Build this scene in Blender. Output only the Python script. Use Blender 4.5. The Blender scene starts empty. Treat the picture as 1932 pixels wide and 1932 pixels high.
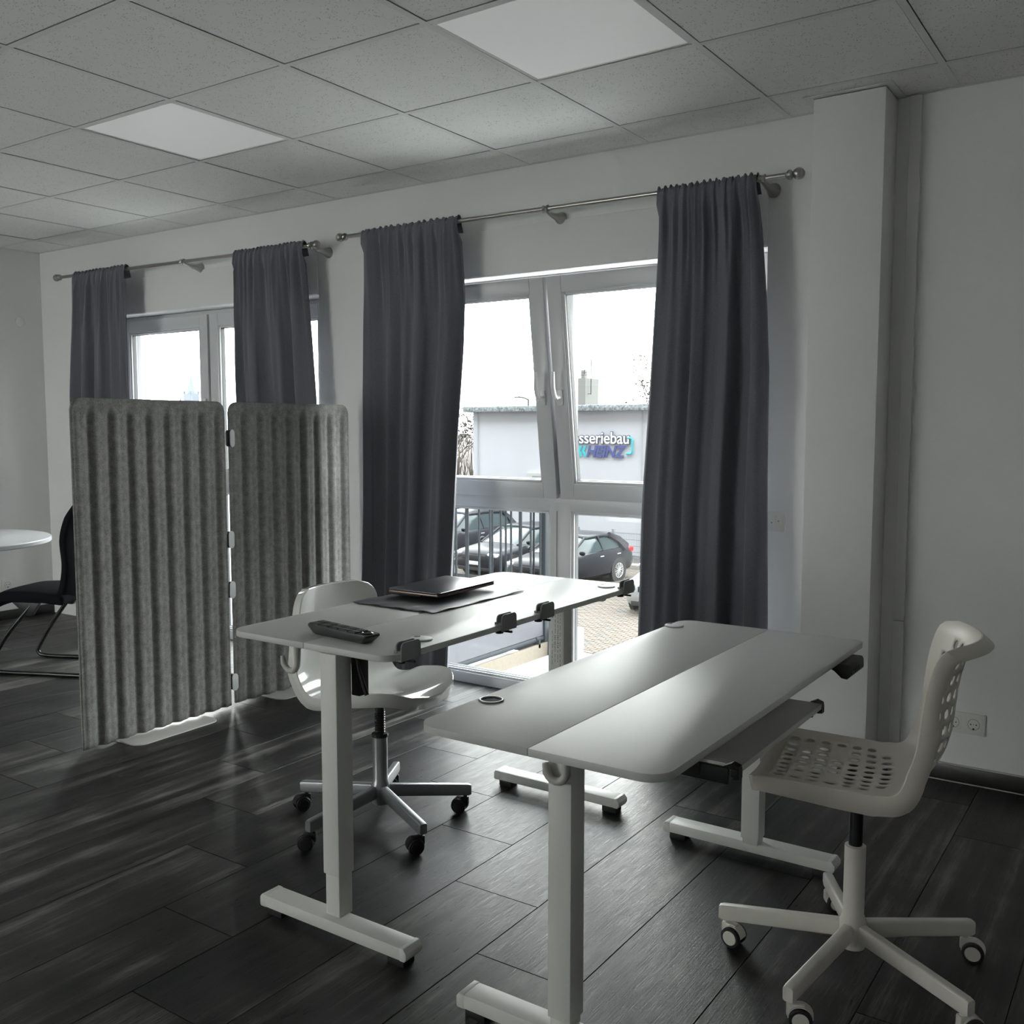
import bpy, bmesh, math, random
from mathutils import Vector, Matrix
random.seed(7)
PI = math.pi
S = bpy.context.scene
COL = S.collection

# ---------------------------------------------------------------- camera
H = 2.595            # ceiling height
XL = -6.795          # left wall
cam = bpy.data.cameras.new('camera')
cam.sensor_width = 36.0; cam.sensor_fit = 'HORIZONTAL'
cam.lens = 36.0 * 1839.43 / 1932.0
cam.clip_end = 1000
co = bpy.data.objects.new('camera', cam); COL.objects.link(co)
co.location = (0, -3.97, 1.356)
co.rotation_euler = (PI/2 - 0.0864, 0, 0.5981)
S.camera = co

# ---------------------------------------------------------------- sky (even bright overcast) and exposure
W = bpy.data.worlds.new('overcast'); S.world = W; W.use_nodes = True
nt = W.node_tree; nt.nodes.clear()
tc = nt.nodes.new('ShaderNodeTexCoord'); sx = nt.nodes.new('ShaderNodeSeparateXYZ')
rp = nt.nodes.new('ShaderNodeValToRGB'); bg = nt.nodes.new('ShaderNodeBackground'); ow = nt.nodes.new('ShaderNodeOutputWorld')
nt.links.new(tc.outputs['Generated'], sx.inputs[0]); nt.links.new(sx.outputs['Z'], rp.inputs[0])
nt.links.new(rp.outputs[0], bg.inputs[0]); nt.links.new(bg.outputs[0], ow.inputs[0])
e = rp.color_ramp.elements
e[0].position = 0.0; e[0].color = (1.0, .985, .93, 1)
e[1].position = 0.6; e[1].color = (.93, .98, 1.0, 1)
bg.inputs[1].default_value = 9.5
S.view_settings.view_transform = 'Standard'; S.view_settings.look = 'None'
S.view_settings.gamma = 1.0; S.view_settings.use_curve_mapping = False
S.view_settings.exposure = 0.55
S.cycles.max_bounces = 10; S.cycles.diffuse_bounces = 6; S.cycles.glossy_bounces = 4
S.cycles.transparent_max_bounces = 24
S.cycles.use_denoising = True
S.cycles.sample_clamp_indirect = 8

# ---------------------------------------------------------------- materials
def nodes(m):
    m.use_nodes = True
    return m.node_tree, m.node_tree.nodes['Principled BSDF']
MATS = {}
def mat(name, col, rough=.5, metal=0, spec=.5, coat=0, noise=0, nscale=200, bump=0, bscale=300, sheen=0):
    if name in MATS: return MATS[name]
    m = bpy.data.materials.new(name); nt, b = nodes(m)
    b.inputs['Base Color'].default_value = (*col, 1); b.inputs['Roughness'].default_value = rough
    b.inputs['Metallic'].default_value = metal; b.inputs['Specular IOR Level'].default_value = spec
    b.inputs['Coat Weight'].default_value = coat; b.inputs['Coat Roughness'].default_value = .05
    if sheen: b.inputs['Sheen Weight'].default_value = sheen
    t = nt.nodes.new('ShaderNodeTexCoord')
    if noise:
        n = nt.nodes.new('ShaderNodeTexNoise'); n.inputs['Scale'].default_value = nscale; n.inputs['Detail'].default_value = 4
        r = nt.nodes.new('ShaderNodeValToRGB'); nt.links.new(t.outputs['Object'], n.inputs['Vector'])
        r.color_ramp.elements[0].position = .3; r.color_ramp.elements[1].position = .7
        r.color_ramp.elements[0].color = (*[c*(1-noise) for c in col], 1); r.color_ramp.elements[1].color = (*[min(1, c*(1+noise)) for c in col], 1)
        nt.links.new(n.outputs['Fac'], r.inputs[0]); nt.links.new(r.outputs[0], b.inputs['Base Color'])
    if bump:
        n2 = nt.nodes.new('ShaderNodeTexNoise'); n2.inputs['Scale'].default_value = bscale; n2.inputs['Detail'].default_value = 3
        bp = nt.nodes.new('ShaderNodeBump'); bp.inputs['Strength'].default_value = bump; bp.inputs['Distance'].default_value = .002
        nt.links.new(t.outputs['Object'], n2.inputs['Vector']); nt.links.new(n2.outputs['Fac'], bp.inputs['Height']); nt.links.new(bp.outputs[0], b.inputs['Normal'])
    MATS[name] = m
    return m

wall_m = mat('wall_paint', (.78, .78, .78), .9, spec=.2, bump=.25, bscale=260)
ext_m = mat('render_outside', (.78, .78, .78), .9, noise=.05)
tile_light = mat('panel_diffuser', (.90, .91, .91), .42, spec=.35, noise=.02, nscale=6)
grid_m = mat('grid_white', (.80, .80, .79), .5, spec=.4)
void_m = mat('ceiling_void', (.03, .03, .03), .9)
pvc_m = mat('window_plastic', (.64, .65, .665), .32, spec=.4)
gasket_m = mat('gasket', (.05, .055, .06), .5)
steel_m = mat('brushed_steel', (.36, .345, .325), .28, metal=1, bump=.1, bscale=90)
white_paint = mat('white_powder_coat', (.72, .72, .69), .42, spec=.4, bump=.1, bscale=500)
desk_m = mat('desk_laminate', (.58, .58, .57), .36, spec=.5, bump=.25, bscale=800, noise=.015, nscale=3)
edge_m = desk_m
black_p = mat('black_plastic', (.012, .012, .014), .45, spec=.4)
grey_p = mat('grey_plastic', (.22, .225, .23), .5, spec=.35)
shell_gloss = mat('glossy_white_shell', (.77, .77, .74), .12, spec=.55, coat=.5)
shell_satin = mat('cream_shell', (.74, .70, .64), .38, spec=.45, bump=.05, bscale=300)
cream_metal = mat('cream_metal', (.72, .69, .64), .35, spec=.45, noise=.04, nscale=14)
silver_m = mat('silver_paint', (.26, .27, .28), .32, metal=.5)
black_metal = mat('black_metal', (.015, .015, .017), .25, spec=.5)
black_fab = mat('black_fabric', (.012, .012, .015), .95, bump=.3, bscale=600, spec=.1)
glide_m = mat('rubber_glide', (.015, .015, .016), .6)
pad_m = mat('desk_mat_leather', (.045, .045, .055), .42, spec=.5, bump=.2, bscale=220)
alu_dark = mat('dark_aluminium', (.07, .07, .08), .3, metal=.8)
skirt_m = mat('dark_tile_skirting', (.022, .022, .022), .35, noise=.25, nscale=14)
caulk_m = mat('caulk', (.5, .49, .46), .7)
ink_m = mat('ink', (.06, .06, .06), .7)
plate_m = mat('foot_plate_coat', (.56, .55, .52), .38, spec=.4)
clip_m = mat('connector_grey', (.62, .63, .64), .4)
frost_m = mat('frosted_hook', (.55, .53, .5), .4)

def glass_mat():
    m = bpy.data.materials.new('window_glass'); m.use_nodes = True; nt = m.node_tree; nt.nodes.clear()
    o = nt.nodes.new('ShaderNodeOutputMaterial'); mx = nt.nodes.new('ShaderNodeMixShader')
    tr = nt.nodes.new('ShaderNodeBsdfTransparent'); gl = nt.nodes.new('ShaderNodeBsdfGlossy'); fr = nt.nodes.new('ShaderNodeFresnel')
    tr.inputs[0].default_value = (.97, .985, .98, 1); gl.inputs['Roughness'].default_value = .0
    ge = nt.nodes.new('ShaderNodeNewGeometry'); io = nt.nodes.new('ShaderNodeMath'); io.operation = 'MULTIPLY_ADD'; io.inputs[1].default_value = 1/1.35-1.35; io.inputs[2].default_value = 1.35
    nt.links.new(ge.outputs['Backfacing'], io.inputs[0]); nt.links.new(io.outputs[0], fr.inputs[0])
    nt.links.new(fr.outputs[0], mx.inputs[0]); nt.links.new(tr.outputs[0], mx.inputs[1]); nt.links.new(gl.outputs[0], mx.inputs[2]); nt.links.new(mx.outputs[0], o.inputs[0])
    return m
glass_m = glass_mat()

def plank_mat():
    m = bpy.data.materials.new('dark_wood_vinyl'); nt, b = nodes(m); N = nt.nodes; L = nt.links
    t = N.new('ShaderNodeTexCoord'); oi = N.new('ShaderNodeObjectInfo')
    mp = N.new('ShaderNodeMapping'); mp.inputs['Scale'].default_value = (1, .05, 1)
    add = N.new('ShaderNodeVectorMath'); add.operation = 'MULTIPLY_ADD'; add.inputs[1].default_value = (31, 17, 0)
    L.new(oi.outputs['Random'], add.inputs[0]); L.new(t.outputs['Object'], add.inputs[2]); L.new(add.outputs[0], mp.inputs[0])
    n1 = N.new('ShaderNodeTexNoise'); n1.inputs['Scale'].default_value = 230; n1.inputs['Detail'].default_value = 8; n1.inputs['Roughness'].default_value = .7; n1.inputs['Distortion'].default_value = .6
    n2 = N.new('ShaderNodeTexNoise'); n2.inputs['Scale'].default_value = 16; n2.inputs['Detail'].default_value = 5; n2.inputs['Distortion'].default_value = .8
    n3 = N.new('ShaderNodeTexNoise'); n3.inputs['Scale'].default_value = 5.0; n3.inputs['Detail'].default_value = 3
    L.new(mp.outputs[0], n1.inputs['Vector']); L.new(mp.outputs[0], n2.inputs['Vector']); L.new(add.outputs[0], n3.inputs['Vector'])
    r = N.new('ShaderNodeValToRGB'); r.color_ramp.elements[0].color = (.007, .0075, .0075, 1); r.color_ramp.elements[1].color = (.19, .178, .168, 1)
    r.color_ramp.elements[0].position = .40; r.color_ramp.elements[1].position = .72; em = r.color_ramp.elements.new(.54); em.color = (.030, .029, .028, 1)
    mm = N.new('ShaderNodeMath'); mm.operation = 'MULTIPLY_ADD'; mm.inputs[1].default_value = .45
    m2 = N.new('ShaderNodeMath'); m2.operation = 'MULTIPLY'; m2.inputs[1].default_value = .55
    L.new(n2.outputs['Fac'], m2.inputs[0]); L.new(n1.outputs['Fac'], mm.inputs[0]); L.new(m2.outputs[0], mm.inputs[2])
    m3 = N.new('ShaderNodeMath'); m3.operation = 'MULTIPLY_ADD'; m3.inputs[1].default_value = .12
    m5 = N.new('ShaderNodeMath'); m5.operation = 'MULTIPLY_ADD'; m5.inputs[1].default_value = .30; m5.inputs[2].default_value = -.20
    L.new(n3.outputs['Fac'], m5.inputs[0]); m6 = N.new('ShaderNodeMath'); m6.operation = 'ADD'; L.new(mm.outputs[0], m6.inputs[0]); L.new(m5.outputs[0], m6.inputs[1])
    L.new(oi.outputs['Random'], m3.inputs[0]); L.new(m6.outputs[0], m3.inputs[2])
    L.new(m3.outputs[0], r.inputs[0]); L.new(r.outputs[0], b.inputs['Base Color'])
    rr = N.new('ShaderNodeMapRange'); rr.inputs['From Min'].default_value = .3; rr.inputs['From Max'].default_value = .7; rr.inputs['To Min'].default_value = .24; rr.inputs['To Max'].default_value = .52
    L.new(n1.outputs['Fac'], rr.inputs['Value']); L.new(rr.outputs[0], b.inputs['Roughness'])
    bp = N.new('ShaderNodeBump'); bp.inputs['Strength'].default_value = .6; bp.inputs['Distance'].default_value = .0015
    L.new(n1.outputs['Fac'], bp.inputs['Height']); L.new(bp.outputs[0], b.inputs['Normal'])
    b.inputs['Specular IOR Level'].default_value = .33
    return m
plank_m = plank_mat()

def tile_mat():
    m = bpy.data.materials.new('mineral_fibre_tile'); nt, b = nodes(m); N = nt.nodes; L = nt.links
    t = N.new('ShaderNodeTexCoord'); oi = N.new('ShaderNodeObjectInfo')
    add = N.new('ShaderNodeVectorMath'); add.operation = 'MULTIPLY_ADD'; add.inputs[1].default_value = (31, 17, 0)
    L.new(oi.outputs['Random'], add.inputs[0]); L.new(t.outputs['Object'], add.inputs[2])
    v = N.new('ShaderNodeTexVoronoi'); v.inputs['Scale'].default_value = 120; v.inputs['Randomness'].default_value = 1
    n = N.new('ShaderNodeTexNoise'); n.inputs['Scale'].default_value = 26; n.inputs['Detail'].default_value = 4; n.inputs['Distortion'].default_value = 1.2
    L.new(add.outputs[0], v.inputs['Vector']); L.new(add.outputs[0], n.inputs['Vector'])
    a = N.new('ShaderNodeMapRange'); a.inputs['From Min'].default_value = .12; a.inputs['From Max'].default_value = .26; L.new(v.outputs['Distance'], a.inputs['Value'])
    c = N.new('ShaderNodeMapRange'); c.inputs['From Min'].default_value = .46; c.inputs['From Max'].default_value = .56; L.new(n.outputs['Fac'], c.inputs['Value'])
    mx = N.new('ShaderNodeMath'); mx.operation = 'MAXIMUM'
    inv = N.new('ShaderNodeMath'); inv.operation = 'SUBTRACT'; inv.inputs[0].default_value = 1; L.new(c.outputs[0], inv.inputs[1])
    L.new(a.outputs[0], mx.inputs[0]); L.new(inv.outputs[0], mx.inputs[1])
    r = N.new('ShaderNodeValToRGB'); r.color_ramp.elements[0].color = (.24, .235, .225, 1); r.color_ramp.elements[1].color = (.88, .875, .855, 1)
    L.new(mx.outputs[0], r.inputs[0]); L.new(r.outputs[0], b.inputs['Base Color'])
    bp = N.new('ShaderNodeBump'); bp.inputs['Strength'].default_value = .5; bp.inputs['Distance'].default_value = .002
    L.new(mx.outputs[0], bp.inputs['Height']); L.new(bp.outputs[0], b.inputs['Normal'])
    b.inputs['Roughness'].default_value = .9; b.inputs['Specular IOR Level'].default_value = .2
    return m
tile_m = tile_mat()

def felt_mat():
    m = bpy.data.materials.new('grey_felt'); nt, b = nodes(m); N = nt.nodes; L = nt.links
    t = N.new('ShaderNodeTexCoord'); n = N.new('ShaderNodeTexNoise'); n.inputs['Scale'].default_value = 210; n.inputs['Detail'].default_value = 5; n.inputs['Roughness'].default_value = .75
    n2 = N.new('ShaderNodeTexNoise'); n2.inputs['Scale'].default_value = 35; n2.inputs['Detail'].default_value = 4
    mm = N.new('ShaderNodeMath'); mm.operation = 'MULTIPLY_ADD'; mm.inputs[1].default_value = .65
    m2 = N.new('ShaderNodeMath'); m2.operation = 'MULTIPLY'; m2.inputs[1].default_value = .35
    L.new(t.outputs['Object'], n.inputs['Vector']); L.new(t.outputs['Object'], n2.inputs['Vector'])
    L.new(n2.outputs['Fac'], m2.inputs[0]); L.new(n.outputs['Fac'], mm.inputs[0]); L.new(m2.outputs[0], mm.inputs[2])
    r = N.new('ShaderNodeValToRGB'); r.color_ramp.elements[0].position = .36; r.color_ramp.elements[1].position = .66
    r.color_ramp.elements[0].color = (.125, .125, .122, 1); r.color_ramp.elements[1].color = (.325, .32, .31, 1)
    L.new(mm.outputs[0], r.inputs[0]); L.new(r.outputs[0], b.inputs['Base Color'])
    bp = N.new('ShaderNodeBump'); bp.inputs['Strength'].default_value = .5; bp.inputs['Distance'].default_value = .002
    L.new(n.outputs['Fac'], bp.inputs['Height']); L.new(bp.outputs[0], b.inputs['Normal'])
    b.inputs['Roughness'].default_value = .95; b.inputs['Specular IOR Level'].default_value = .1
    return m
felt_m = felt_mat()

def curtain_mat():
    m = bpy.data.materials.new('charcoal_weave'); nt, b = nodes(m); N = nt.nodes; L = nt.links
    t = N.new('ShaderNodeTexCoord'); mp = N.new('ShaderNodeMapping'); mp.inputs['Scale'].default_value = (1, 1, 2.2)
    n = N.new('ShaderNodeTexNoise'); n.inputs['Scale'].default_value = 420; n.inputs['Detail'].default_value = 2
    L.new(t.outputs['Object'], mp.inputs[0]); L.new(mp.outputs[0], n.inputs['Vector'])
    r = N.new('ShaderNodeValToRGB'); r.color_ramp.elements[0].position = .35; r.color_ramp.elements[1].position = .65
    r.color_ramp.elements[0].color = (.078, .082, .098, 1); r.color_ramp.elements[1].color = (.160, .165, .192, 1)
    L.new(n.outputs['Fac'], r.inputs[0]); L.new(r.outputs[0], b.inputs['Base Color'])
    bp = N.new('ShaderNodeBump'); bp.inputs['Strength'].default_value = .3; bp.inputs['Distance'].default_value = .001
    L.new(n.outputs['Fac'], bp.inputs['Height']); L.new(bp.outputs[0], b.inputs['Normal'])
    b.inputs['Roughness'].default_value = .85; b.inputs['Sheen Weight'].default_value = .25
    return m
curtain_m = curtain_mat()

# ---------------------------------------------------------------- mesh helpers
class MB:
    def __init__(s): s.bm = bmesh.new()
    def box(s, x0, x1, y0, y1, z0, z1, bev=0, seg=2, rot=None):
        b = bmesh.new(); bmesh.ops.create_cube(b, size=1)
        for v in b.verts: v.co = Vector(((x0+x1)/2 + v.co.x*(x1-x0), (y0+y1)/2 + v.co.y*(y1-y0), (z0+z1)/2 + v.co.z*(z1-z0)))
        if bev: bmesh.ops.bevel(b, geom=b.edges[:], offset=bev, segments=seg, affect='EDGES', profile=.5)
        if rot: b.transform(rot)
        s.merge(b); return s
    def merge(s, b):
        me = bpy.data.meshes.new('t'); b.to_mesh(me); b.free(); s.bm.from_mesh(me); bpy.data.meshes.remove(me)
    def cyl(s, p0, p1, r0, r1=None, seg=20, cap=True):
        p0, p1 = Vector(p0), Vector(p1); r1 = r0 if r1 is None else r1
        b = bmesh.new(); bmesh.ops.create_cone(b, cap_ends=cap, segments=seg, radius1=r0, radius2=r1, depth=(p1-p0).length)
        b.transform(Matrix.Translation((p0+p1)/2) @ (p1-p0).to_track_quat('Z', 'Y').to_matrix().to_4x4()); s.merge(b); return s
    def sphere(s, c, r, seg=20, sc=(1, 1, 1)):
        b = bmesh.new(); bmesh.ops.create_uvsphere(b, u_segments=seg, v_segments=seg//2+2, radius=r)
        b.transform(Matrix.Translation(c) @ Matrix.Diagonal((*sc, 1))); s.merge(b); return s
    def lathe(s, c, prof, seg=28, axis='Z', caps=True):
        """prof: list of (radius, height)"""
        rings = []
        for r, h in prof:
            ring = []
            for k in range(seg):
                a = 2*PI*k/seg; p = (r*math.cos(a), r*math.sin(a), h)
                if axis == 'X': p = (h, p[0], p[1])
                if axis == 'Y': p = (p[0], h, p[1])
                ring.append(s.bm.verts.new(Vector(c)+Vector(p)))
            rings.append(ring)
        for a, b in zip(rings, rings[1:]):
            for k in range(seg): s.bm.faces.new((a[k], a[(k+1) % seg], b[(k+1) % seg], b[k]))
        if caps:
            for ring in (rings[0], rings[-1]):
                try: s.bm.faces.new(ring)
                except ValueError: pass
        return s
    def prism(s, poly, z0, z1, axis='Z', bev=0):
        """poly: 2D outline; extruded along axis (Z: xy, Y: xz, X: yz)"""
        f = {'Z': lambda a, b, h: (a, b, h), 'Y': lambda a, b, h: (a, h, b), 'X': lambda a, b, h: (h, a, b)}[axis]
        b = bmesh.new()
        lo = [b.verts.new(f(p[0], p[1], z0)) for p in poly]; hi = [b.verts.new(f(p[0], p[1], z1)) for p in poly]
        b.faces.new(lo); b.faces.new(hi); n = len(poly)
        for k in range(n): b.faces.new((lo[k], lo[(k+1) % n], hi[(k+1) % n], hi[k]))
        bmesh.ops.recalc_face_normals(b, faces=b.faces[:])
        if bev: bmesh.ops.bevel(b, geom=[e for e in b.edges if abs(e.calc_face_angle(0)) > .6], offset=bev, segments=2, affect='EDGES', profile=.5)
        s.merge(b); return s
    def tube(s, pts, r, seg=10, rads=None, cap=True):
        pts = [Vector(p) for p in pts]; rings = []; up = None
        for i, p in enumerate(pts):
            t = ((pts[min(i+1, len(pts)-1)] - p).normalized() + (p - pts[max(i-1, 0)]).normalized()).normalized()
            if up is None:
                up = t.orthogonal().normalized()
            up = (up - t*up.dot(t)).normalized(); sd = t.cross(up); rr = rads[i] if rads else r
            rings.append([s.bm.verts.new(p + up*math.cos(2*PI*k/seg)*rr + sd*math.sin(2*PI*k/seg)*rr) for k in range(seg)])
        for a, b in zip(rings, rings[1:]):
            for k in range(seg): s.bm.faces.new((a[k], a[(k+1) % seg], b[(k+1) % seg], b[k]))
        if cap: s.bm.faces.new(rings[0]); s.bm.faces.new(rings[-1])
        return s
    def mesh(s, name, m, smooth=None):
        bmesh.ops.recalc_face_normals(s.bm, faces=s.bm.faces[:])
        me = bpy.data.meshes.new(name); s.bm.to_mesh(me); s.bm.free()
        if m: me.materials.append(m)
        if smooth is not None and len(me.polygons):
            me.polygons.foreach_set('use_smooth', [True]*len(me.polygons))
            me.set_sharp_from_angle(angle=math.radians(smooth))
        return me
    def build(s, name, m, parent=None, smooth=35, loc=None, **props):
        o = bpy.data.objects.new(name, s.mesh(name, m, smooth)); COL.objects.link(o)
        if parent: o.parent = parent
        if loc: o.location = loc
        for k, v in props.items(): o[k] = v
        return o
def dupe(o, parent=None, loc=None, rot=None):
    c = o.copy(); COL.objects.link(c)
    if parent: c.parent = parent
    if loc is not None: c.location = loc
    if rot is not None: c.rotation_euler = rot
    return c
def tree(o, parent=None):
    c = o.copy(); COL.objects.link(c)
    if parent: c.parent = parent
    for ch in list(o.children): tree(ch, c)
    return c
def thing(name, label, cat, loc=(0, 0, 0), rz=0, group=None):
    o = bpy.data.objects.new(name, None); COL.objects.link(o); o.empty_display_size = .1
    o.location = loc; o.rotation_euler = (0, 0, rz); o['label'] = label; o['category'] = cat
    if group: o['group'] = group
    return o
def struct(o): o['kind'] = 'structure'; return o
def empty_struct(name, loc=(0, 0, 0)):
    o = bpy.data.objects.new(name, None); COL.objects.link(o); o.location = loc; o['kind'] = 'structure'; return o
def rrect(x0, x1, y0, y1, rs, n=6):
    """rounded rectangle outline; rs = radii at (x0y0, x1y0, x1y1, x0y1)"""
    out = []
    for (cx, cy, sx_, sy_, a0), r in zip(((x0, y0, 1, 1, PI), (x1, y0, -1, 1, 1.5*PI), (x1, y1, -1, -1, 0), (x0, y1, 1, -1, .5*PI)), rs):
        if r <= 0: out.append((cx, cy)); continue
        for k in range(n+1):
            a = a0 + .5*PI*k/n; out.append((cx+sx_*r+r*math.cos(a), cy+sy_*r+r*math.sin(a)))
    return out

# ================================================================ ROOM
XR, YB = 2.4, -7.0
WIN = {1: (-3.585, -1.432), 2: (-6.045, -4.012)}      # openings in the window wall (x range), z 0..2.097
ZO = 2.097; WT = .34
# floor bed + planks
fl = struct(MB().box(XL-.3, XR+.3, YB-.3, .12, -.30, -.0085).build('floor', mat('grout_bed', (.02, .02, .02), .8)))
PWID, PLEN = .2935, 1.2
pm = MB().box(-PWID/2+.0011, PWID/2-.0011, -PLEN/2+.0011, PLEN/2-.0011, -.008, 0, bev=.0007, seg=1).mesh('plank', plank_m)
for k in range(-14, 20):
    xc = -1.436 - PWID*(k+.5)
    if xc < XL-.1 or xc > XR: continue
    off = (-1.733 + .303*(k % 4)) % 1.2
    for j in range(-7, 2):
        y0, y1 = off-1.2+j*1.2, off+j*1.2
        if y0 > .12 or y1 < YB: continue
        if y1 > .12 or xc-PWID/2 < XL-.1:
            a, b2 = max(xc-PWID/2, XL-.1), xc+PWID/2
            c, d = y0, min(y1, .12)
            o = MB().box(a-xc+.0011, b2-xc-.0011, c-(y0+y1)/2+.0011, d-(y0+y1)/2-.0011, -.008, 0, bev=.0007, seg=1).build('plank', plank_m, fl, smooth=None)
        else:
            o = bpy.data.objects.new('plank', pm); COL.objects.link(o); o.parent = fl
        o.location = (xc, (y0+y1)/2, 0)
# window wall in pieces joined to one mesh (two openings)
b = MB()
for x0, x1 in ((XL-.3, WIN[2][0]), (WIN[2][1], WIN[1][0]), (WIN[1][1], XR+.3)): b.box(x0, x1, 0, WT, -.3, H+.45)
for w in (1, 2): b.box(*WIN[w], 0, WT, ZO, H+.45); b.box(*WIN[w], .12, WT, -.3, -.002)
struct(b.build('wall_window', wall_m, smooth=None))
struct(MB().box(XL-.3, XL, YB-.3, 0, -.3, H+.45).build('wall_left', wall_m, smooth=None))
struct(MB().box(XR, XR+.3, YB-.3, 0, -.3, H+.45).build('wall_right', wall_m, smooth=None))
# unseen rear wall; its glazed openings are made up as fill light
b = MB(); REAR_FILL = [(-6.3, -4.45), (.7, 1.1)]
xs = [XL]+[v for r in REAR_FILL for v in r]+[XR]
for k in range(0, len(xs), 2): b.box(xs[k], xs[k+1], YB-.3, YB, -.3, H+.45)
for a, c in REAR_FILL: b.box(a, c, YB-.3, YB, 2.2, H+.45); b.box(a, c, YB-.3, YB, -.3, .05)
struct(b.build('wall_back', wall_m, smooth=None))
for i, (a, c) in enumerate(REAR_FILL):  # frames and panes for the added, unseen light openings
    w = empty_struct('window_%d' % (i+3), ((a+c)/2, YB-.15, 0)); hw = (c-a)/2
    b = MB().box(-hw, hw, -.04, .04, .05, .12).box(-hw, hw, -.04, .04, 2.13, 2.2)
    for x in (-hw, -.05, hw-.07): b.box(x, x+.09 if x == -.05 else x+.07, -.04, .04, .12, 2.13)
    b.build('window_frame', pvc_m, w)
    MB().box(-hw+.06, hw-.06, -.006, .006, .11, 2.14).build('pane', glass_m, w, smooth=None)
struct(MB().box(-14, 8, YB-12, YB-.3, -.25, -.04).build('bounce_slab_rear', mat('bounce_slab_pale', (.74, .72, .69), .9), smooth=None))  # unseen pale slab added to bounce sky light onto the ceiling
# pillar by the window, cable duct, shutter box covers, skirting
struct(MB().box(-1.200, -.936, -.185, 0, 0, H-.004, bev=.004).build('wall_pillar', wall_m))
d = empty_struct('trim_1', (-.868, 0, 0))
MB().box(-.02, .02, -.022, -.0005, .0, .604, bev=.003).build('duct_cover', wall_m, d)
MB().box(-.02, .02, -.022, -.0005, .607, H-.004, bev=.003).build('duct_cover', wall_m, d)
struct(MB().box(WIN[1][0]-.02, -1.432, -.008, .0, ZO+.002, 2.318, bev=.0015).build('trim_2', wall_m))
struct(MB().box(WIN[2][0]+.0, -4.016, -.008, .0, ZO+.002, 2.322, bev=.0015).build('trim_3', wall_m))
bb = struct(MB().box(-.846, XR, -.010, -.0005, .004, .066, bev=.002).build('baseboard_window', skirt_m))
MB().box(-.846, XR, -.0105, -.0005, .0, .004).build('caulk_line', caulk_m, bb)
MB().box(-.846, XR, -.0095, -.0005, .066, .0705).build('caulk_line', caulk_m, bb)
struct(MB().box(XL+.0005, XL+.011, YB, -.001, .001, .068, bev=.002).build('baseboard_left', skirt_m))
struct(MB().box(WIN[2][1], WIN[1][0], -.010, -.0005, .001, .066, bev=.002).build('baseboard_middle', skirt_m))
# ceiling: void slab, grid rails, tiles
ce = struct(MB().box(XL-.3, XR+.3, YB-.3, .3, H+.25, H+.45).build('ceiling', void_m, smooth=None))
U0, V0, P = -3.228, -2.163, .625
tme = MB().box(-.2985, .2985, -.2985, .2985, 0, .015, bev=.0008, seg=1).mesh('ceiling_tile', tile_m)
TF = .012
_b = tile_light.node_tree.nodes['Principled BSDF']; _b.inputs['Emission Color'].default_value = (1, 1, .98, 1); _b.inputs['Emission Strength'].default_value = .10
us = [U0+P*k for k in range(-6, 10)]; vs = [V0+P*k for k in range(-9, 4)]
LIGHTS = {(-1, 1), (2, 1)}
for i in range(-7, 10):
    for j in range(-10, 4):
        x0, x1 = max(U0+P*i, XL), min(U0+P*(i+1), XR); y0, y1 = max(V0+P*j, YB), min(V0+P*(j+1), 0)
        if x1-x0 < .05 or y1-y0 < .05 or (i, j) in LIGHTS: continue
        dz = .0012 + random.random()*.0012
        rxy = (random.uniform(-.0012, .0012), random.uniform(-.0012, .0012), 0)
        if x1-x0 > .62 and y1-y0 > .62:
            o = bpy.data.objects.new('ceiling_tile', tme); COL.objects.link(o); o.parent = ce; o.rotation_euler = rxy
        else:
            hx, hy = (x1-x0)/2-.006, (y1-y0)/2-.006
            o = MB().box(-hx, hx, -hy, hy, 0, .015, bev=.0008, seg=1).build('ceiling_tile', tile_m, ce, smooth=None)
        o.location = ((x0+x1)/2, (y0+y1)/2, H+dz)
for x in us:
    MB().box(x-TF, x+TF, YB, -.003, H-.0006, H+.0004).box(x-.002, x+.002, YB, 0, H+.0004, H+.03).build('grid_rail', grid_m, ce, smooth=None)
for y in vs:
    MB().box(XL, XR, y-TF, y+TF, H-.0002, H+.0006).box(XL, XR, y-.002, y+.002, H+.0006, H+.025).build('grid_rail', grid_m, ce, smooth=None)
MB().box(XL, XR, -.020, -.003, H-.0004, H+.0006).build('wall_angle', grid_m, ce, smooth=None)
MB().box(XL+.003, XL+.02, YB, -.02, H-.0004, H+.0006).build('wall_angle', grid_m, ce, smooth=None)
b = MB().box(-1.235, -.906, -.215, -.186, H-.0026, H-.0007).box(-1.235, -1.201, -.186, -.003, H-.0026, H-.0007).box(-.935, -.906, -.186, -.003, H-.0026, H-.0007)
b.build('pillar_collar', grid_m, ce, smooth=None)
for n, (i, j) in enumerate(sorted(LIGHTS)):
    lab = ('plain white light panel set in the ceiling grid farther from the camera', 'large smooth light panel in the ceiling directly above the desks')[n]
    L_ = thing('ceiling_light', lab, 'ceiling light', (U0+P*(i+.5), V0+P*(j+.5), H+.0022), group='light panels in the suspended ceiling')
    L_.rotation_euler = (.004, -.005, 0) if n else (.003, .003, 0)
    b = MB()
    for s_ in (-1, 1): b.box(s_*.2985-.010, s_*.2985+.000 if s_ > 0 else s_*.2985+.010, -.2985, .2985, 0, .012); b.box(-.2985, .2985, s_*.2985-.005, s_*.2985+.005, 0, .012)
    b.build('panel_frame', grid_m, L_, smooth=None)
    MB().box(-.289, .289, -.289, .289, .001, .010).build('diffuser', tile_light, L_, smooth=None)

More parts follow.
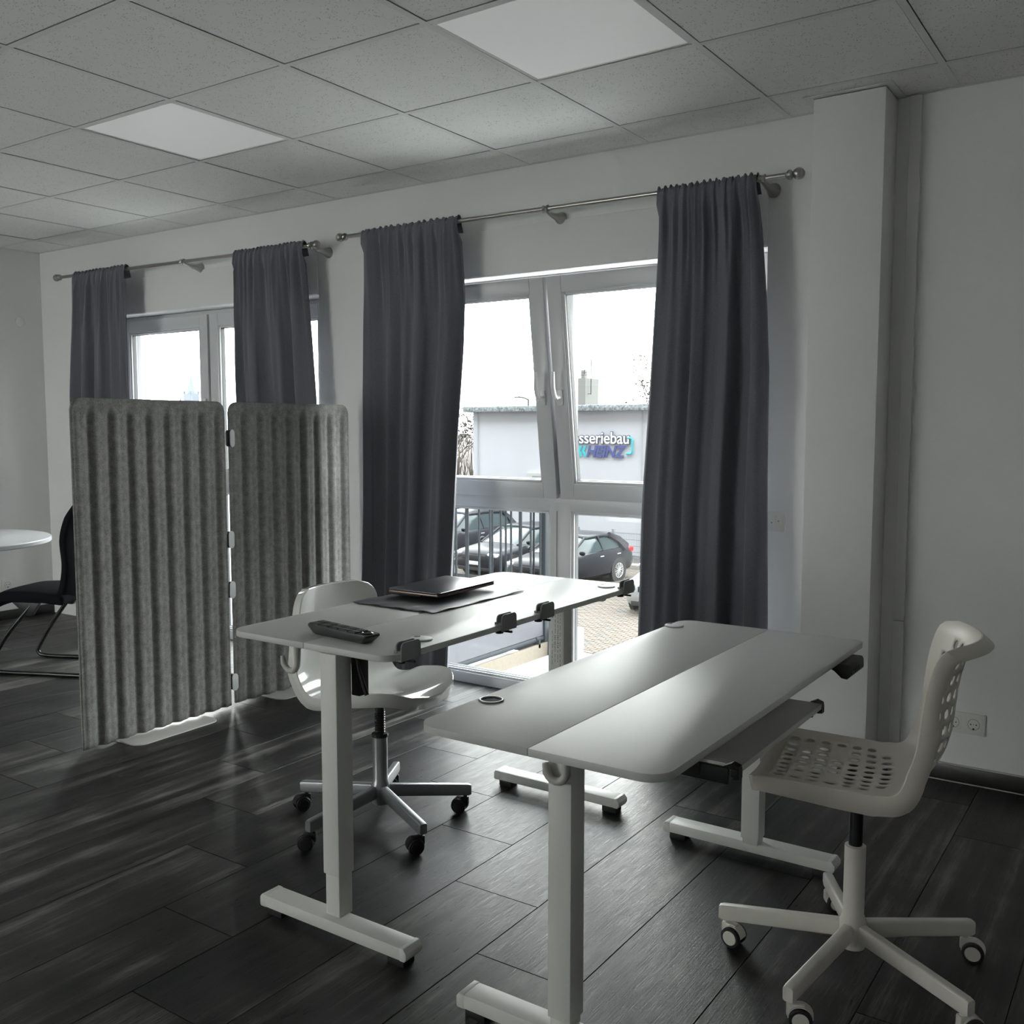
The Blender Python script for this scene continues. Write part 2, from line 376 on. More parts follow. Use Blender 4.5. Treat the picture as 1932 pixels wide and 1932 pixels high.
# ================================================================ WINDOWS
YF = .12                                    # inner face of the fixed frames
def ring(b, x0, x1, z0, z1, w, y0, y1, bev=.004):
    b.box(x0, x0+w, y0, y1, z0, z1, bev); b.box(x1-w, x1, y0, y1, z0, z1, bev)
    b.box(x0+w*.99, x1-w*.99, y0, y1, z1-w, z1, bev); b.box(x0+w*.99, x1-w*.99, y0, y1, z0, z0+w, bev)
def sash(win, x0, x1, z0, z1, tilt, handle_side):
    up = 1 if tilt else -1
    """tilt-and-turn sash, hinged at its bottom edge"""
    s = bpy.data.objects.new('sash', None); COL.objects.link(s); s.parent = win
    s.location = (0, YF-.016, z0); s.rotation_euler = (tilt, 0, 0)
    b = MB(); h = z1-z0; w = .078
    ring(b, x0, x1, 0, h, w, 0, .062, .005)
    ring(b, x0+w-.004, x1-w+.004, w-.004, h-w+.004, .018, .007, .05, .006)
    f = b.build('sash_frame', pvc_m, s)
    g = MB(); ring(g, x0+w+.012, x1-w-.012, w+.012, h-w-.012, .004, .018, .046, 0); g.build('gasket', gasket_m, s)
    MB().box(x0+w+.008, x1-w-.008, .024, .030, w+.008, h-w-.008).build('pane', glass_m, s, smooth=None)
    hx = x1-.038 if handle_side > 0 else x0+.038
    b = MB().box(hx-.015, hx+.015, -.010, 0, .46, .535, bev=.006, seg=3).cyl((hx, -.045, .50), (hx, -.008, .50), .010)
    b.tube([(hx, -.045, .50), (hx-.002, -.052, .50+up*.015), (hx-.004, -.056, .50+up*.05), (hx-.002, -.054, .50+up*.10), (hx, -.052, .50+up*.125)], .010, 12, rads=[.011, .012, .011, .009, .007])
    b.build('handle', mat('white_handle', (.8, .8, .8), .3), s)
    return s
def window(n, x0, x1, mull, tilt):
    w = empty_struct('window_%d' % n)
    b = MB(); ring(b, x0+.002, x1-.002, .002, ZO-.002, .062, YF, YF+.07)
    b.box(mull-.060, mull+.060, YF, YF+.07, .06, .99, .004)               # lower mullion
    b.box(x0+.06, x1-.06, YF+.0005, YF+.07, .945, 1.032, .004)            # transom
    b.box(mull-.056, mull+.056, YF+.018, YF+.07, 1.02, ZO-.05, .004)      # upper mullion behind the sashes
    b.box(x0+.002, x1-.002, YF-.004, YF+.004, .062, .070)
    b.build('window_frame', pvc_m, w)
    MB().box(x0+.004, x1-.004, YF-.012, YF+.0, .002, .058, bev=.003).build('sill_cover', pvc_m, w)
    for a, c in ((x0+.062, mull-.060), (mull+.060, x1-.062)):
        b = MB(); ring(b, a-.002, c+.002, .062, .947, .016, YF+.008, YF+.05, .005); b.build('glazing_bead', pvc_m, w)
        g = MB(); ring(g, a+.012, c-.012, .076, .933, .004, YF+.018, YF+.046, 0); g.build('gasket', gasket_m, w)
        MB().box(a+.008, c-.008, YF+.024, YF+.030, .072, .937).build('pane', glass_m, w, smooth=None)
    MB().box(mull-.0205, mull-.0180, YF-.001, YF+.01, .06, .945).build('joint', gasket_m, w, smooth=None)
    for gx in (x0+.004, x1-.064): MB().box(gx, gx+.06, .195, .235, .0, ZO, bev=.003).build('shutter_guide', mat('guide_grey', (.17, .175, .185), .6), w)
    sash(w, x0+.040, mull-.010, 1.006, ZO-.026, tilt, 1)
    sash(w, mull+.010, x1-.040, 1.006, ZO-.026, tilt, -1)
    return w
window(1, *WIN[1], -2.498, math.radians(7.6))
window(2, *WIN[2], -5.101, 0.0)

# curtain rods
YC = -.135
def rod(name_label, x0, x1, z0, z1, brackets):
    k = 3.835/3.87; x0, x1, z0, z1 = x0*k, x1*k, 1.356+(z0-1.356)*k, 1.356+(z1-1.356)*k; brackets = [q*k for q in brackets]
    r = thing('curtain_rod', name_label, 'curtain rod', (x0, YC, z0), group='steel curtain rods over the windows')
    dz = (z1-z0)/(x1-x0); n = x1-x0
    MB().cyl((0, 0, 0), (n, 0, n*dz), .0105, seg=18).build('rod', steel_m, r)
    for s_, x in ((-1, 0), (1, n)):
        z = x*dz; b = MB()
        b.lathe((x, 0, z), [(.0105, -.03*s_), (.019, -.02*s_), (.020, -.012*s_), (.012, -.004*s_), (.010, .002*s_)], 18, 'X')
        b.sphere((x+s_*.020, 0, z), .0235)
        b.build('finial', steel_m, r)
    for bx in brackets:
        x = bx-x0; z = x*dz
        b = MB().lathe((x, 0, z), [(.0108, -.016), (.017, -.012), (.013, 0), (.017, .012), (.0108, .016)], 18, 'X', caps=False)
        b.tube([(x, .0, z-.008), (x, .045, z-.018), (x, .095, z-.02), (x, -YC-.0005, z-.02)], .01, 14, rads=[.009, .010, .017, .030])
        b.build('bracket', steel_m, r)
rod('brushed steel curtain rod above the nearer window with tilted sashes', -3.725, -1.298, 2.366, 2.347, (-2.449, -1.425))
rod('brushed steel curtain rod above the farther window behind the felt screens', -6.405, -3.945, 2.381, 2.347, (-5.064, -3.965))

# curtains: one continuous sheet, pocket round the rod, folds growing towards the hem
def lerp_poly(poly, z):
    if z >= poly[0][1]: return poly[0][0]
    for (xa, za), (xb, zb) in zip(poly, poly[1:]):
        if z >= zb: return xa + (xb-xa)*(za-z)/(za-zb)
    return poly[-1][0]
def curtain(label, left, right, zr, seed, zb=.008):
    k = 3.835/3.86; left = [(q[0]*k, 1.356+(q[1]-1.356)*k) for q in left]; right = [(q[0]*k, 1.356+(q[1]-1.356)*k) for q in right]; zr = 1.356+(zr-1.356)*3.835/3.87
    rnd = random.Random(seed); xm = (left[0][0]+right[0][0])/2
    o = thing('curtain', label, 'curtain', (xm, YC, 0), group='charcoal curtains at the windows')
    ph = [rnd.uniform(0, 6.28) for _ in range(6)]; NS = 150
    nf = rnd.choice((3.4, 3.8, 4.2)); n2 = nf*2.3
    wob = [rnd.uniform(-1, 1) for _ in range(8)]
    def fold(s, t):                     # t = 0 at rod, 1 at hem
        ss = s + .10*math.sin(3.3*s+ph[4]+t*.9) + .035*math.sin(8.7*s+ph[1])
        g = max(0, 1-t*5)               # gathers
        low = min(1, t*3)
        f = .012*g*math.sin(2*PI*n2*1.25*ss+ph[0]) + .005*g*math.sin(2*PI*n2*2.3*ss+ph[1])
        a = math.sin(2*PI*nf*ss+ph[2]+.5*t); a = math.copysign(abs(a)**.75, a)
        f += (.010+.021*low)*a*(.75+.35*math.sin(5*s+ph[3])) + .009*low*math.sin(2*PI*nf*1.73*ss+ph[3]) + .003*math.sin(2*PI*n2*ss+ph[5]+2*t)
        return f
    rows = []                           # (z, y, t, pocket weight)
    rows += [(zr-.055, .026, 0, .35), (zr-.02, .020, 0, .35), (zr+.004, .0185, 0, .3), (zr+.018, .010, 0, .3), (zr+.0215, 0, 0, .3), (zr+.018, -.010, 0, .35), (zr+.004, -.0185, 0, .4), (zr-.02, -.022, .005, .5), (zr-.05, -.024, .02, .75)]
    n = 46
    for k in range(1, n+1):
        z = zr-.05 - (zr-.05-zb)*k/n; t = (zr-z)/zr; rows.append((z, -.024, t, 1))
    b = MB(); grid = []
    for z, y, t, wgt in rows:
        zz = min(z, zr); L, R = lerp_poly(left, zz), lerp_poly(right, zz); row = []
        for i in range(NS+1):
            s = i/NS; f = fold(s, t)
            amp = min(1, 12*s, 12*(1-s)); xw = .25*f*math.cos(9*s+ph[1])
            yy = y + f*wgt*(.5 if wgt < 1 else 1)
            if t < .004: yy = y + (f*.2 if abs(y) > .015 else 0)*(1 if y < 0 else .2); yy = max(yy, .0125) if y > .014 else (min(yy, -.0125) if y < -.014 else yy)
            zt = z + (.006*math.sin(2*PI*n2*1.9*s+ph[0]) + .004*math.sin(2*PI*n2*4.1*s) if .0 < z-(zr-.001) else 0)
            if t > .95: zt += .004*math.sin(2*PI*nf*s)
            e_ = max(0, 1-s/.03, 1-(1-s)/.03)
            row.append(b.bm.verts.new((L + (R-L)*s + xw*amp - xm, yy + e_*.022*(1 if t > .02 else 0), zt)))
        grid.append(row)
    for r0, r1 in zip(grid, grid[1:]):
        for i in range(NS): b.bm.faces.new((r0[i], r0[i+1], r1[i+1], r1[i]))
    p = b.build('cloth', curtain_m, o, smooth=80)
    md = p.modifiers.new('thickness', 'SOLIDIFY'); md.thickness = .0016
    return o
curtain('charcoal curtain right of the nearer window beside the light switch',
        [(-1.875, 2.36), (-1.879, 2.115), (-1.895, 1.826), (-1.915, 1.463), (-1.941, 1.022), (-1.952, .452), (-1.955, 0)],
        [(-1.44, 2.352), (-1.413, 2.152), (-1.392, 1.878), (-1.378, 1.583), (-1.377, 1.155), (-1.363, .555), (-1.363, 0)], 2.349, 3)
curtain('charcoal curtain left of the nearer window beside the tilted sashes',
        [(-3.572, 2.367), (-3.566, 2.039), (-3.576, 1.486), (-3.578, .95), (-3.594, .475), (-3.6, 0)],
        [(-2.942, 2.36), (-2.915, 1.991), (-2.923, 1.736), (-2.948, 1.373), (-2.963, .977), (-2.999, .205), (-3.01, 0)], 2.362, 11)
curtain('charcoal curtain farthest left by the corner of the room',
        [(-6.197, 2.39), (-6.23, 2.095), (-6.259, 1.578), (-6.27, 0)], [(-5.609, 2.37), (-5.613, 1.989), (-5.609, 1.566), (-5.59, 0)], 2.373, 5)
curtain('charcoal curtain right of the farther window behind the second felt screen',
        [(-4.568, 2.362), (-4.581, 1.993), (-4.577, 1.717), (-4.566, 1.516), (-4.56, 0)], [(-4.003, 2.352), (-3.981, 2.07), (-3.963, 1.81), (-3.943, 1.491), (-3.90, 0)], 2.354, 8)

# wall fittings
sw = thing('shutter_switch', 'white double rocker shutter switch with up and down arrows beside curtain', 'switch', (-1.3705, 0, .9645))
MB().box(-.0405, .0405, -.008, -.0002, -.0405, .0405, bev=.002).build('switch_frame', white_paint, sw)
for x, t in ((-.0142, .05), (.0142, -.05)):
    r = MB().box(-.0139, .0139, -.006, .0, -.0275, .0275, bev=.001).build('rocker', white_paint, sw); r.location = (x, -.0075, 0); r.rotation_euler = (t, 0, 0)
    z = -.004 if t > 0 else .004; q = -1 if t > 0 else 1
    MB().prism([(-.003, z-.0025*q), (.003, z-.0025*q), (0, z+.003*q)], -.0064, -.0055, 'Y').build('arrow', ink_m, r, smooth=None)
def socket_unit(b_parent, x, z):
    b = MB(); seg = 32
    b.prism([(x-.0275, z-.0275), (x+.0275, z-.0275), (x+.0275, z+.0275), (x-.0275, z+.0275)], -.0105, -.0075, 'Y', bev=.001)
    c = b.build('socket_insert', white_paint, b_parent)
    MB().lathe((x, 0, z), [(.0195, -.0108), (.0195, -.0085), (.0185, -.0066), (0.0001, -.0066)], seg, 'Y', caps=False).lathe((x, 0, z), [(.0195, -.0108), (.0205, -.0112), (.0215, -.0105)], seg, 'Y', caps=False).build('recess', mat('socket_well', (.34, .33, .31), .5), c)
    h = MB()
    for dx in (-.0095, .0095): h.cyl((x+dx, -.0125, z), (x+dx, -.006, z), .0024, seg=12)
    h.cyl((x, -.0125, z-.0165), (x, -.006, z-.0165), .0035, seg=12)
    h.cyl((x, -.0120, z+.001), (x, -.006, z+.001), .0012, seg=8)
    h.build('contact_hole', black_p, c)
so = thing('wall_socket', 'white double wall socket low on the wall behind the perforated chair', 'socket', (-.622, 0, .2365))
MB().box(-.076, .076, -.008, -.0002, -.0405, .0405, bev=.002).build('socket_frame', white_paint, so)
socket_unit(so, -.0355, 0); socket_unit(so, .0355, 0)
so2 = thing('wall_socket', 'white single wall socket low on the left wall behind the round table', 'socket', (XL, -.34, .25), PI/2)
MB().box(-.0405, .0405, -.008, -.0002, -.0405, .0405, bev=.002).build('socket_frame', white_paint, so2); socket_unit(so2, 0, 0)
cap = thing('blanking_plate', 'small round white blanking cap high on the left wall', 'wall cap', (XL, -.163, 2.10), PI/2)
MB().lathe((0, 0, 0), [(.0001, -.009), (.025, -.008), (.033, -.004), (.035, -.0003)], 28, 'Y', caps=False).build('cover', wall_m, cap)

# ================================================================ DESKS
def desk(name_label, xc, yc, h, L, Wd, legs, seam=0.0, open_grommet=(), keypad=None, feet=None, step=.17, hooks=(), box=None):
    d = thing('standing_desk', name_label, 'desk', (xc, yc, 0), group='white standing desks')
    T = .017; hw, hl = Wd/2, L/2; R_ = .055
    MB().prism(rrect(-hw, seam-.0006, -hl, hl, (R_, 0, 0, R_), 8), h-T, h, bev=.0012).build('tabletop', desk_m, d)
    MB().prism(rrect(seam+.0006, hw, -hl, hl, (0, R_, R_*.5, 0), 8), h-T, h, bev=.0012).build('tabletop', desk_m, d)
    b = MB()
    (lx, y0), (lx2, y1) = legs
    for xx in (-.018, .018): b.box(lx+xx-.0125, lx+xx+.0125, y0+.03, y1-.03, h-T-.040, h-T-.002, bev=.002)
    for yy in (y0+.045, y1-.045): b.box(lx-.20, lx+.20, yy-.014, yy+.014, h-T-.012, h-T-.0005, bev=.002)
    b.build('crossbeam', white_paint, d)
    for (x, y), (fx0, fx1, fy) in zip(legs, feet):
        b = MB().box(x-.029, x+.029, y-.029, y+.029, step, h-T-.004, bev=.003)
        lg = b.build('leg', white_paint, d)
        b = MB().box(x-.025, x+.025, y-.025, y+.025, .056, step+.02, bev=.003); b.build('inner_leg', white_paint, lg)
        f = MB().box(fx0+.012, fx1-.012, fy-.032, fy+.032, .024, .058, bev=.004).build('foot', white_paint, d)
        for s_, xe in ((-1, fx0), (1, fx1)):
            xa, xb = (xe, xe+.022) if s_ < 0 else (xe-.022, xe)
            poly = [(xa, .027), (xa, .05), (xa+.006, .0585), (xb, .0585), (xb, .024), (xa+.004, .024)] if s_ < 0 else [(xa, .024), (xa, .0585), (xb-.010, .0585), (xb, .046), (xb, .034), (xb-.006, .024)]
            MB().prism(poly, fy-.0325, fy+.0325, 'Y', bev=.002).build('end_cap', white_paint, f)
            xm = xe - s_*.045
            MB().box(xm-.028, xm+.028, fy-.022, fy+.022, 0, .024, bev=.003).build('glide', glide_m, f)
    return d, h, T
# desk near the window side (farther)
d1, h1, T = desk('white standing desk farther back carrying the laptop, with clamps along its edge', -1.885, -1.511, .79, 1.346, .60,
              ((.082, -.637), (.082, .501)), seam=0, feet=((-.175, .358, -.655), (-.205, .33, .518)))
# desk in front
d2, h2, T = desk('white standing desk in front with an open cable hole and keyboard tray', -1.06, -1.652, .708, 1.415, .60,
              ((.012, -.572), (.015, .560)), seam=0, feet=((-.255, .285, -.585), (-.287, .274, .582)), step=.075)
def grommet(d, x, y, h, opened, ang=0):
    cap_m = mat('white_cap', (.72, .72, .71), .4)
    if opened:
        g = MB().lathe((x, y, h), [(.0245, .0003), (.0295, .0003), (.0305, .002), (.0285, .0042), (.0255, .0040), (.0240, .001), (.0236, -.004)], 36, caps=False).build('grommet', mat('grommet_ring', (.22, .22, .22), .35), d)
        MB().cyl((x, y, h+.0004), (x, y, h+.0008), .0243, seg=32).build('hole', mat('hole_shade', (.03, .03, .032), .8), g)  # dark disc on the tabletop stands in for shade inside the hole
    else:
        g = MB().lathe((x, y, h), [(.0312, .0003), (.0315, .002), (.0295, .0046), (.022, .0056), (.0001, .006)], 36, caps=False).build('grommet', cap_m, d)
        c, s_ = math.cos(ang), math.sin(ang)
        MB().lathe((x+.019*c, y+.019*s_, h), [(.0088, .0052), (.0088, .0063), (.0001, .0064)], 18, caps=False).build('cable_notch', black_p, g)
grommet(d1, .235, -.470, h1, False, PI*.9); grommet(d1, .225, .575, h1, False, PI*.9)
grommet(d1, -.255, .33, h1, False, 0)
grommet(d2, -.262, -.465, h2, True); grommet(d2, -.275, .585, h2, False, PI*.9)
# under-desk parts
def hook(d, x, y, h, m, ry, k=1.5):
    pts = [(0, 0, 0), (0, 0, -.040*k)] + [(.018*k*(1-math.cos(a)), 0, -.040*k-.018*k*math.sin(a)) for a in (.4, .8, 1.2, 1.6, 2.0, 2.4, 2.8)] + [(.038*k, 0, -.032*k)]
    c, s_ = math.cos(ry), math.sin(ry); n = len(pts)
    MB().tube([(x+p[0]*c, y+p[0]*s_, h+p[2]) for p in pts], .008, 12, rads=[.012]+[.009]*(n-3)+[.010, .007]).build('bag_hook', m, d)
hook(d1, -.085, -.615, h1-.017, frost_m, PI)
hook(d2, .036, -.614, h2-.017, frost_m, PI, 1.35)
b = MB().box(.113, .142, -.612, -.575, h1-.138, h1-.020, bev=.003); b.build('control_box', black_p, d1)
MB().tube([(.136, -.617, h1-.03), (.148, -.620, h1-.06), (.166, -.622, h1-.10), (.178, -.622, h1-.126)], .0055, 8, rads=[.003, .0045, .006, .0062]).build('height_lever', black_p, d1)
MB().prism([(-.31, h1-.030), (-.305, h1-.018), (-.24, h1-.018), (-.24, h1-.024)], -.57, -.47, 'Y', bev=.002).build('keypad', black_p, d1)
# printed rating label on the rear leg of the farther desk (rows of tiny illegible print)
lb = MB().box(-.0225+.082, .0225+.082, .501-.0302, .501-.0295, .50, .725).build('rating_label', mat('label_film', (.70, .70, .67), .45), d1, smooth=None)
b = MB(); rnd = random.Random(4); y = .501-.0303
for k, x in enumerate((.064, .0755, .087, .097)):
    z = .715
    while z > .515:
        ln = rnd.uniform(.006, .02)
        if not (k == 0 and z > .64): b.box(x-.0007, x+.0007, y-.0002, y, z-ln, z)
        z -= ln + rnd.uniform(.003, .007)
for z in (.715, .70, .685): b.prism([(.0615, z-.008), (.0665, z-.008), (.064, z)], y-.0002, y, 'Y')
for zz in (.60, .572):
    for x in (.0735, .0875):
        for q in range(3): b.box(x-.005, x+.005, y-.0002, y, zz+q*.007, zz+q*.007+.0012)
b.build('print', ink_m, lb, smooth=None)
# keypad and keyboard tray of the front desk
b = MB().prism([(.238, h2-.017), (.326, h2-.018), (.330, h2-.026), (.331, h2-.050), (.322, h2-.060), (.306, h2-.058), (.285, h2-.040), (.262, h2-.030), (.238, h2-.026)], .44, .585, 'Y', bev=.002)
kp = b.build('keypad', black_p, d2)
for k in range(5): MB().box(.3306, .3325, .452+k*.018, .464+k*.018, h2-.047, h2-.033, bev=.0005).build('button', black_p, kp)
TZ = .560
tr = MB().box(-.06, .262, -.205, .415, TZ, TZ+.016, bev=.0015).build('keyboard_tray', desk_m, d2)
for y in (-.212, .421):
    MB().box(-.10, .235, y-.006, y+.006, TZ-.030, TZ+.008, bev=.001).build('slide_rail', mat('black_zinc', (.03, .03, .034), .35, metal=.6), tr)
    b = MB().box(.243, .262, y-.0125, y+.0125, TZ-.010, TZ+.014, bev=.005, seg=3)
    b.prism([(.225, TZ+.014), (.245, TZ+.024), (.262, TZ+.018), (.264, TZ+.008), (.264, TZ-.012), (.250, TZ-.014), (.250, TZ+.006)], y-.010, y+.010, 'Y'); b.build('rail_cap', black_p, tr)
    b = MB().box(.10, .165, y-.010, y-.006, TZ-.02, h2-.018, bev=.001).box(.10, .165, y-.03, y-.006, h2-.022, h2-.0185)
    for q in (.118, .147): b.box(q-.003, q+.003, y-.0125, y-.010, TZ+.00, h2-.04)
    for q in (.126, .139): b.cyl((q, y-.013, TZ+.05), (q, y-.010, TZ+.05), .004, seg=10)
    b.build('tray_bracket', mat('black_zinc', (.03, .03, .034), .35, metal=.6), tr)

# screen clamps on the farther desk
def clamp(label, yc):
    c = thing('screen_clamp', label, 'clamp', (-1.5848, yc, h1+.0002), group='grey divider clamps along the desk edge')
    l = .038
    def plate(top, bot, r): return rrect(-l, l, bot, top, (.002, .002, r, r), 6)
    MB().prism(plate(.028, -.020, .014), .0015, .0055, 'X', bev=.0008).build('outer_plate', grey_p, c)
    MB().prism(plate(.028, .0006, .014), -.0150, -.0100, 'X', bev=.0008).build('inner_plate', grey_p, c)
    b = MB().box(-.022, .003, -l+.002, l-.002, .0003, .006).build('bridge', grey_p, c)
    MB().box(-.045, .001, -.020, .020, -.0215, -.0175, bev=.001).cyl((-.03, .0, -.034), (-.03, .0, -.020), .012, seg=16).box(-.036, .004, .012, .018, -.032, -.026).build('clamp_screw', black_p, c)
clamp('grey clamp at the near corner of the farther desk beside the remote', -2.105)
clamp('grey clamp third from the far end of the farther desk edge', -1.665)
clamp('grey clamp second from the far end of the farther desk edge', -1.455)
clamp('grey clamp at the far end of the desk beside a grommet', -.915)

# desk mat, laptop, remote handset
pad = thing('desk_mat', 'dark grey slightly wavy desk mat under the closed laptop', 'desk mat', (-2.012, -1.435, h1))
b = MB(); nx, ny = 30, 44; g = []
for i in range(nx+1):
    row = []
    for j in range(ny+1):
        x, y = -.166+.332*i/nx, -.252+.504*j/ny
        ed = max(0, abs(y)/.252-.6)/.4; ex = max(0, abs(x)/.166-.7)/.3
        z = .0018 + .0045*max(0, math.sin(7*x*9+2.2*math.sin(y*13)))*ed*.8 + .003*max(0, math.sin(y*34+1))*ex
        row.append(b.bm.verts.new((x, y, z)))
    g.append(row)
for i in range(nx):
    for j in range(ny): b.bm.faces.new((g[i][j], g[i+1][j], g[i+1][j+1], g[i][j+1]))
p = b.build('sheet', pad_m, pad, smooth=80); md = p.modifiers.new('t', 'SOLIDIFY'); md.thickness = .0014; md.offset = -1
lp = thing('laptop', 'closed slim dark laptop lying on the grey desk mat', 'laptop', (-2.055, -1.375, h1+.0105), .03)
MB().prism(rrect(-.108, .108, -.163, .163, (.012,)*4, 5), .008, .0165, bev=.0018).build('base', mat('copper_dark_case', (.16, .125, .11), .35, metal=.7), lp)
MB().prism(rrect(-.108, .108, -.163, .163, (.012,)*4, 5), .0172, .0222, bev=.0015).build('lid', alu_dark, lp)
MB().box(-.100, .02, -.150, .150, .0, .0082, bev=.003).build('underside', black_p, lp)
for x in (-.085, .0):
    for y in (-.12, .12): MB().cyl((x, y, -.0045), (x, y, .001), .007, seg=14).build('foot_pad', glide_m, lp)
for y in (-.11, .11): MB().cyl((.1083, y, .0122), (.1072, y, .0122), .0018, seg=10).build('port', mat('port_light', (.7, .6, .5), .4), lp, smooth=None)
rm = thing('remote_handset', 'black remote handset with large keys on the corner of the farther desk', 'remote control', (-1.838, -2.082, h1), -.10)
b = bmesh.new(); secs = []
for z, sl, sw_ in ((.001, .100, .020), (.005, .106, .0225), (.019, .121, .0275), (.0245, .120, .027)):
    secs.append([b.verts.new((x, y, z + (.004*(1-(x+.121)/.242) if z > .01 else 0))) for x, y in rrect(-sl, sl, -sw_, sw_, (.008,)*4, 4)])
for s0, s1 in zip(secs, secs[1:]):
    n = len(s0)
    for k in range(n): b.faces.new((s0[k], s0[(k+1) % n], s1[(k+1) % n], s1[k]))
b.faces.new(secs[0]); b.faces.new(secs[-1]); q = MB(); q.merge(b); q.build('body', mat('handset_grey', (.05, .052, .055), .38), rm)
def tz(x): return .0245 + .004*(1-(x+.121)/.242)
for k, (x0, x1) in enumerate(((-.114, -.078), (-.074, -.038), (-.034, .002), (.006, .042), (.046, .074))):
    for y0, y1 in ((-.0235, -.001), (.001, .0235)):
        z = tz((x0+x1)/2)
        o = MB().box(x0-(x0+x1)/2, x1-(x0+x1)/2, y0, y1, -.002, .003, bev=.0012).build('key', black_p, rm); o.location = ((x0+x1)/2, 0, z); o.rotation_euler = (0, .0165, 0)
MB().lathe((.096, 0, tz(.096)), [(.017, -.001), (.017, .002), (.012, .004), (.009, .002), (.0001, .002)], 22, caps=False).build('dial', mat('dial_black', (.02, .02, .022), .15), rm)

# ================================================================ FELT SCREENS
def felt(label, p0, p1, foot_y):
    dx, dy = p1[0]-p0[0], p1[1]-p0[1]; L = math.hypot(dx, dy); a = math.atan2(dy, dx)
    s = thing('felt_screen', label, 'room divider', (p0[0], p0[1], 0), a, group='grey ribbed felt screens')
    z0, z1, R_ = .012, 1.478, .050; NX, NZ = 170, 60
    b = MB(); ribs = 8.4
    def wave(x, z):
        e_ = min(1, max(0, min(x, L-x)-.012)/.02); t_ = min(1, max(0, z1-z-.030)/.05); e_ = e_*e_*(3-2*e_); t_ = t_*t_*(3-2*t_)
        p = 2*PI*ribs*x/L
        return (.0088*math.sin(p+.45*math.sin(p)) + .002*math.sin(2*p+.7))*e_*t_
    g = []
    for i in range(NX+1):
        x = L*i/NX; zt = z1
        for c in (R_, L-R_):
            if (x < R_ and c == R_) or (x > L-R_ and c != R_): zt = z1-R_+math.sqrt(max(0, R_**2-(x-c)**2))
        g.append([b.bm.verts.new((x, -wave(x, z0+(zt-z0)*j/NZ), z0+(zt-z0)*j/NZ)) for j in range(NZ+1)])
    for i in range(NX):
        for j in range(NZ): b.bm.faces.new((g[i][j], g[i+1][j], g[i+1][j+1], g[i][j+1]))
    p = b.build('panel', felt_m, s, smooth=80); md = p.modifiers.new('t', 'SOLIDIFY'); md.thickness = .012; md.offset = 0
    f0, f1 = foot_y
    MB().prism(rrect(f0, f1, -.130, .130, (.05,)*4, 8), .0005, .0065, bev=.0015).build('foot_plate', plate_m, s)
    return s
felt('grey ribbed felt screen standing left, nearer the round table', (-3.717, -1.697), (-3.741, -.905), (.17, .62))
s2 = felt('grey ribbed felt screen behind the white chair, close to the window wall', (-3.757, -.866), (-3.735, -.076), (.18, .62))
def oval(r, h, n=10): return [(r*math.cos(PI*k/n), h+r*math.sin(PI*k/n)) for k in range(n+1)] + [(-r*math.cos(PI*k/n), -h-r*math.sin(PI*k/n)) for k in range(n+1)]
for k, (z, off, rot) in enumerate(((1.305, -.002, .30), (.82, -.02, .1), (.577, -.02, 0), (.124, -.018, 0))):
    c = bpy.data.objects.new('connector', None); COL.objects.link(c); c.parent = s2
    c.location = (off, -.022, z); c.rotation_euler = (0, 0, PI/2*0+rot)
    MB().prism(oval(.018, .024), -.008, -.004, 'Y', bev=.001).build('face', clip_m, c)
    MB().prism(oval(.017, .023), -.004, .020, 'Y').build('clip_body', black_p, c)

# ================================================================ SWIVEL CHAIRS
def bez(pts, n):
    """Catmull-Rom through pts"""
    P_ = [Vector(p) for p in pts]; P_ = [2*P_[0]-P_[1]] + P_ + [2*P_[-1]-P_[-2]]; out = []
    for i in range(1, len(P_)-2):
        for k in range(n):
            t = k/n; a, b, c, d = P_[i-1:i+3]
            out.append(.5*((2*b)+(c-a)*t+(2*a-5*b+4*c-d)*t*t+(3*b-a-3*c+d)*t**3))
    out.append(P_[-2]); return out
def resample(pts, n):
    d = [0]
    for a, b in zip(pts, pts[1:]): d.append(d[-1]+(b-a).length)
    out = []; j = 0
    for k in range(n+1):
        s = d[-1]*k/n
        while j < len(d)-2 and d[j+1] < s: j += 1
        f = (s-d[j])/max(1e-9, d[j+1]-d[j]); out.append(pts[j].lerp(pts[j+1], f))
    return out, d[-1]
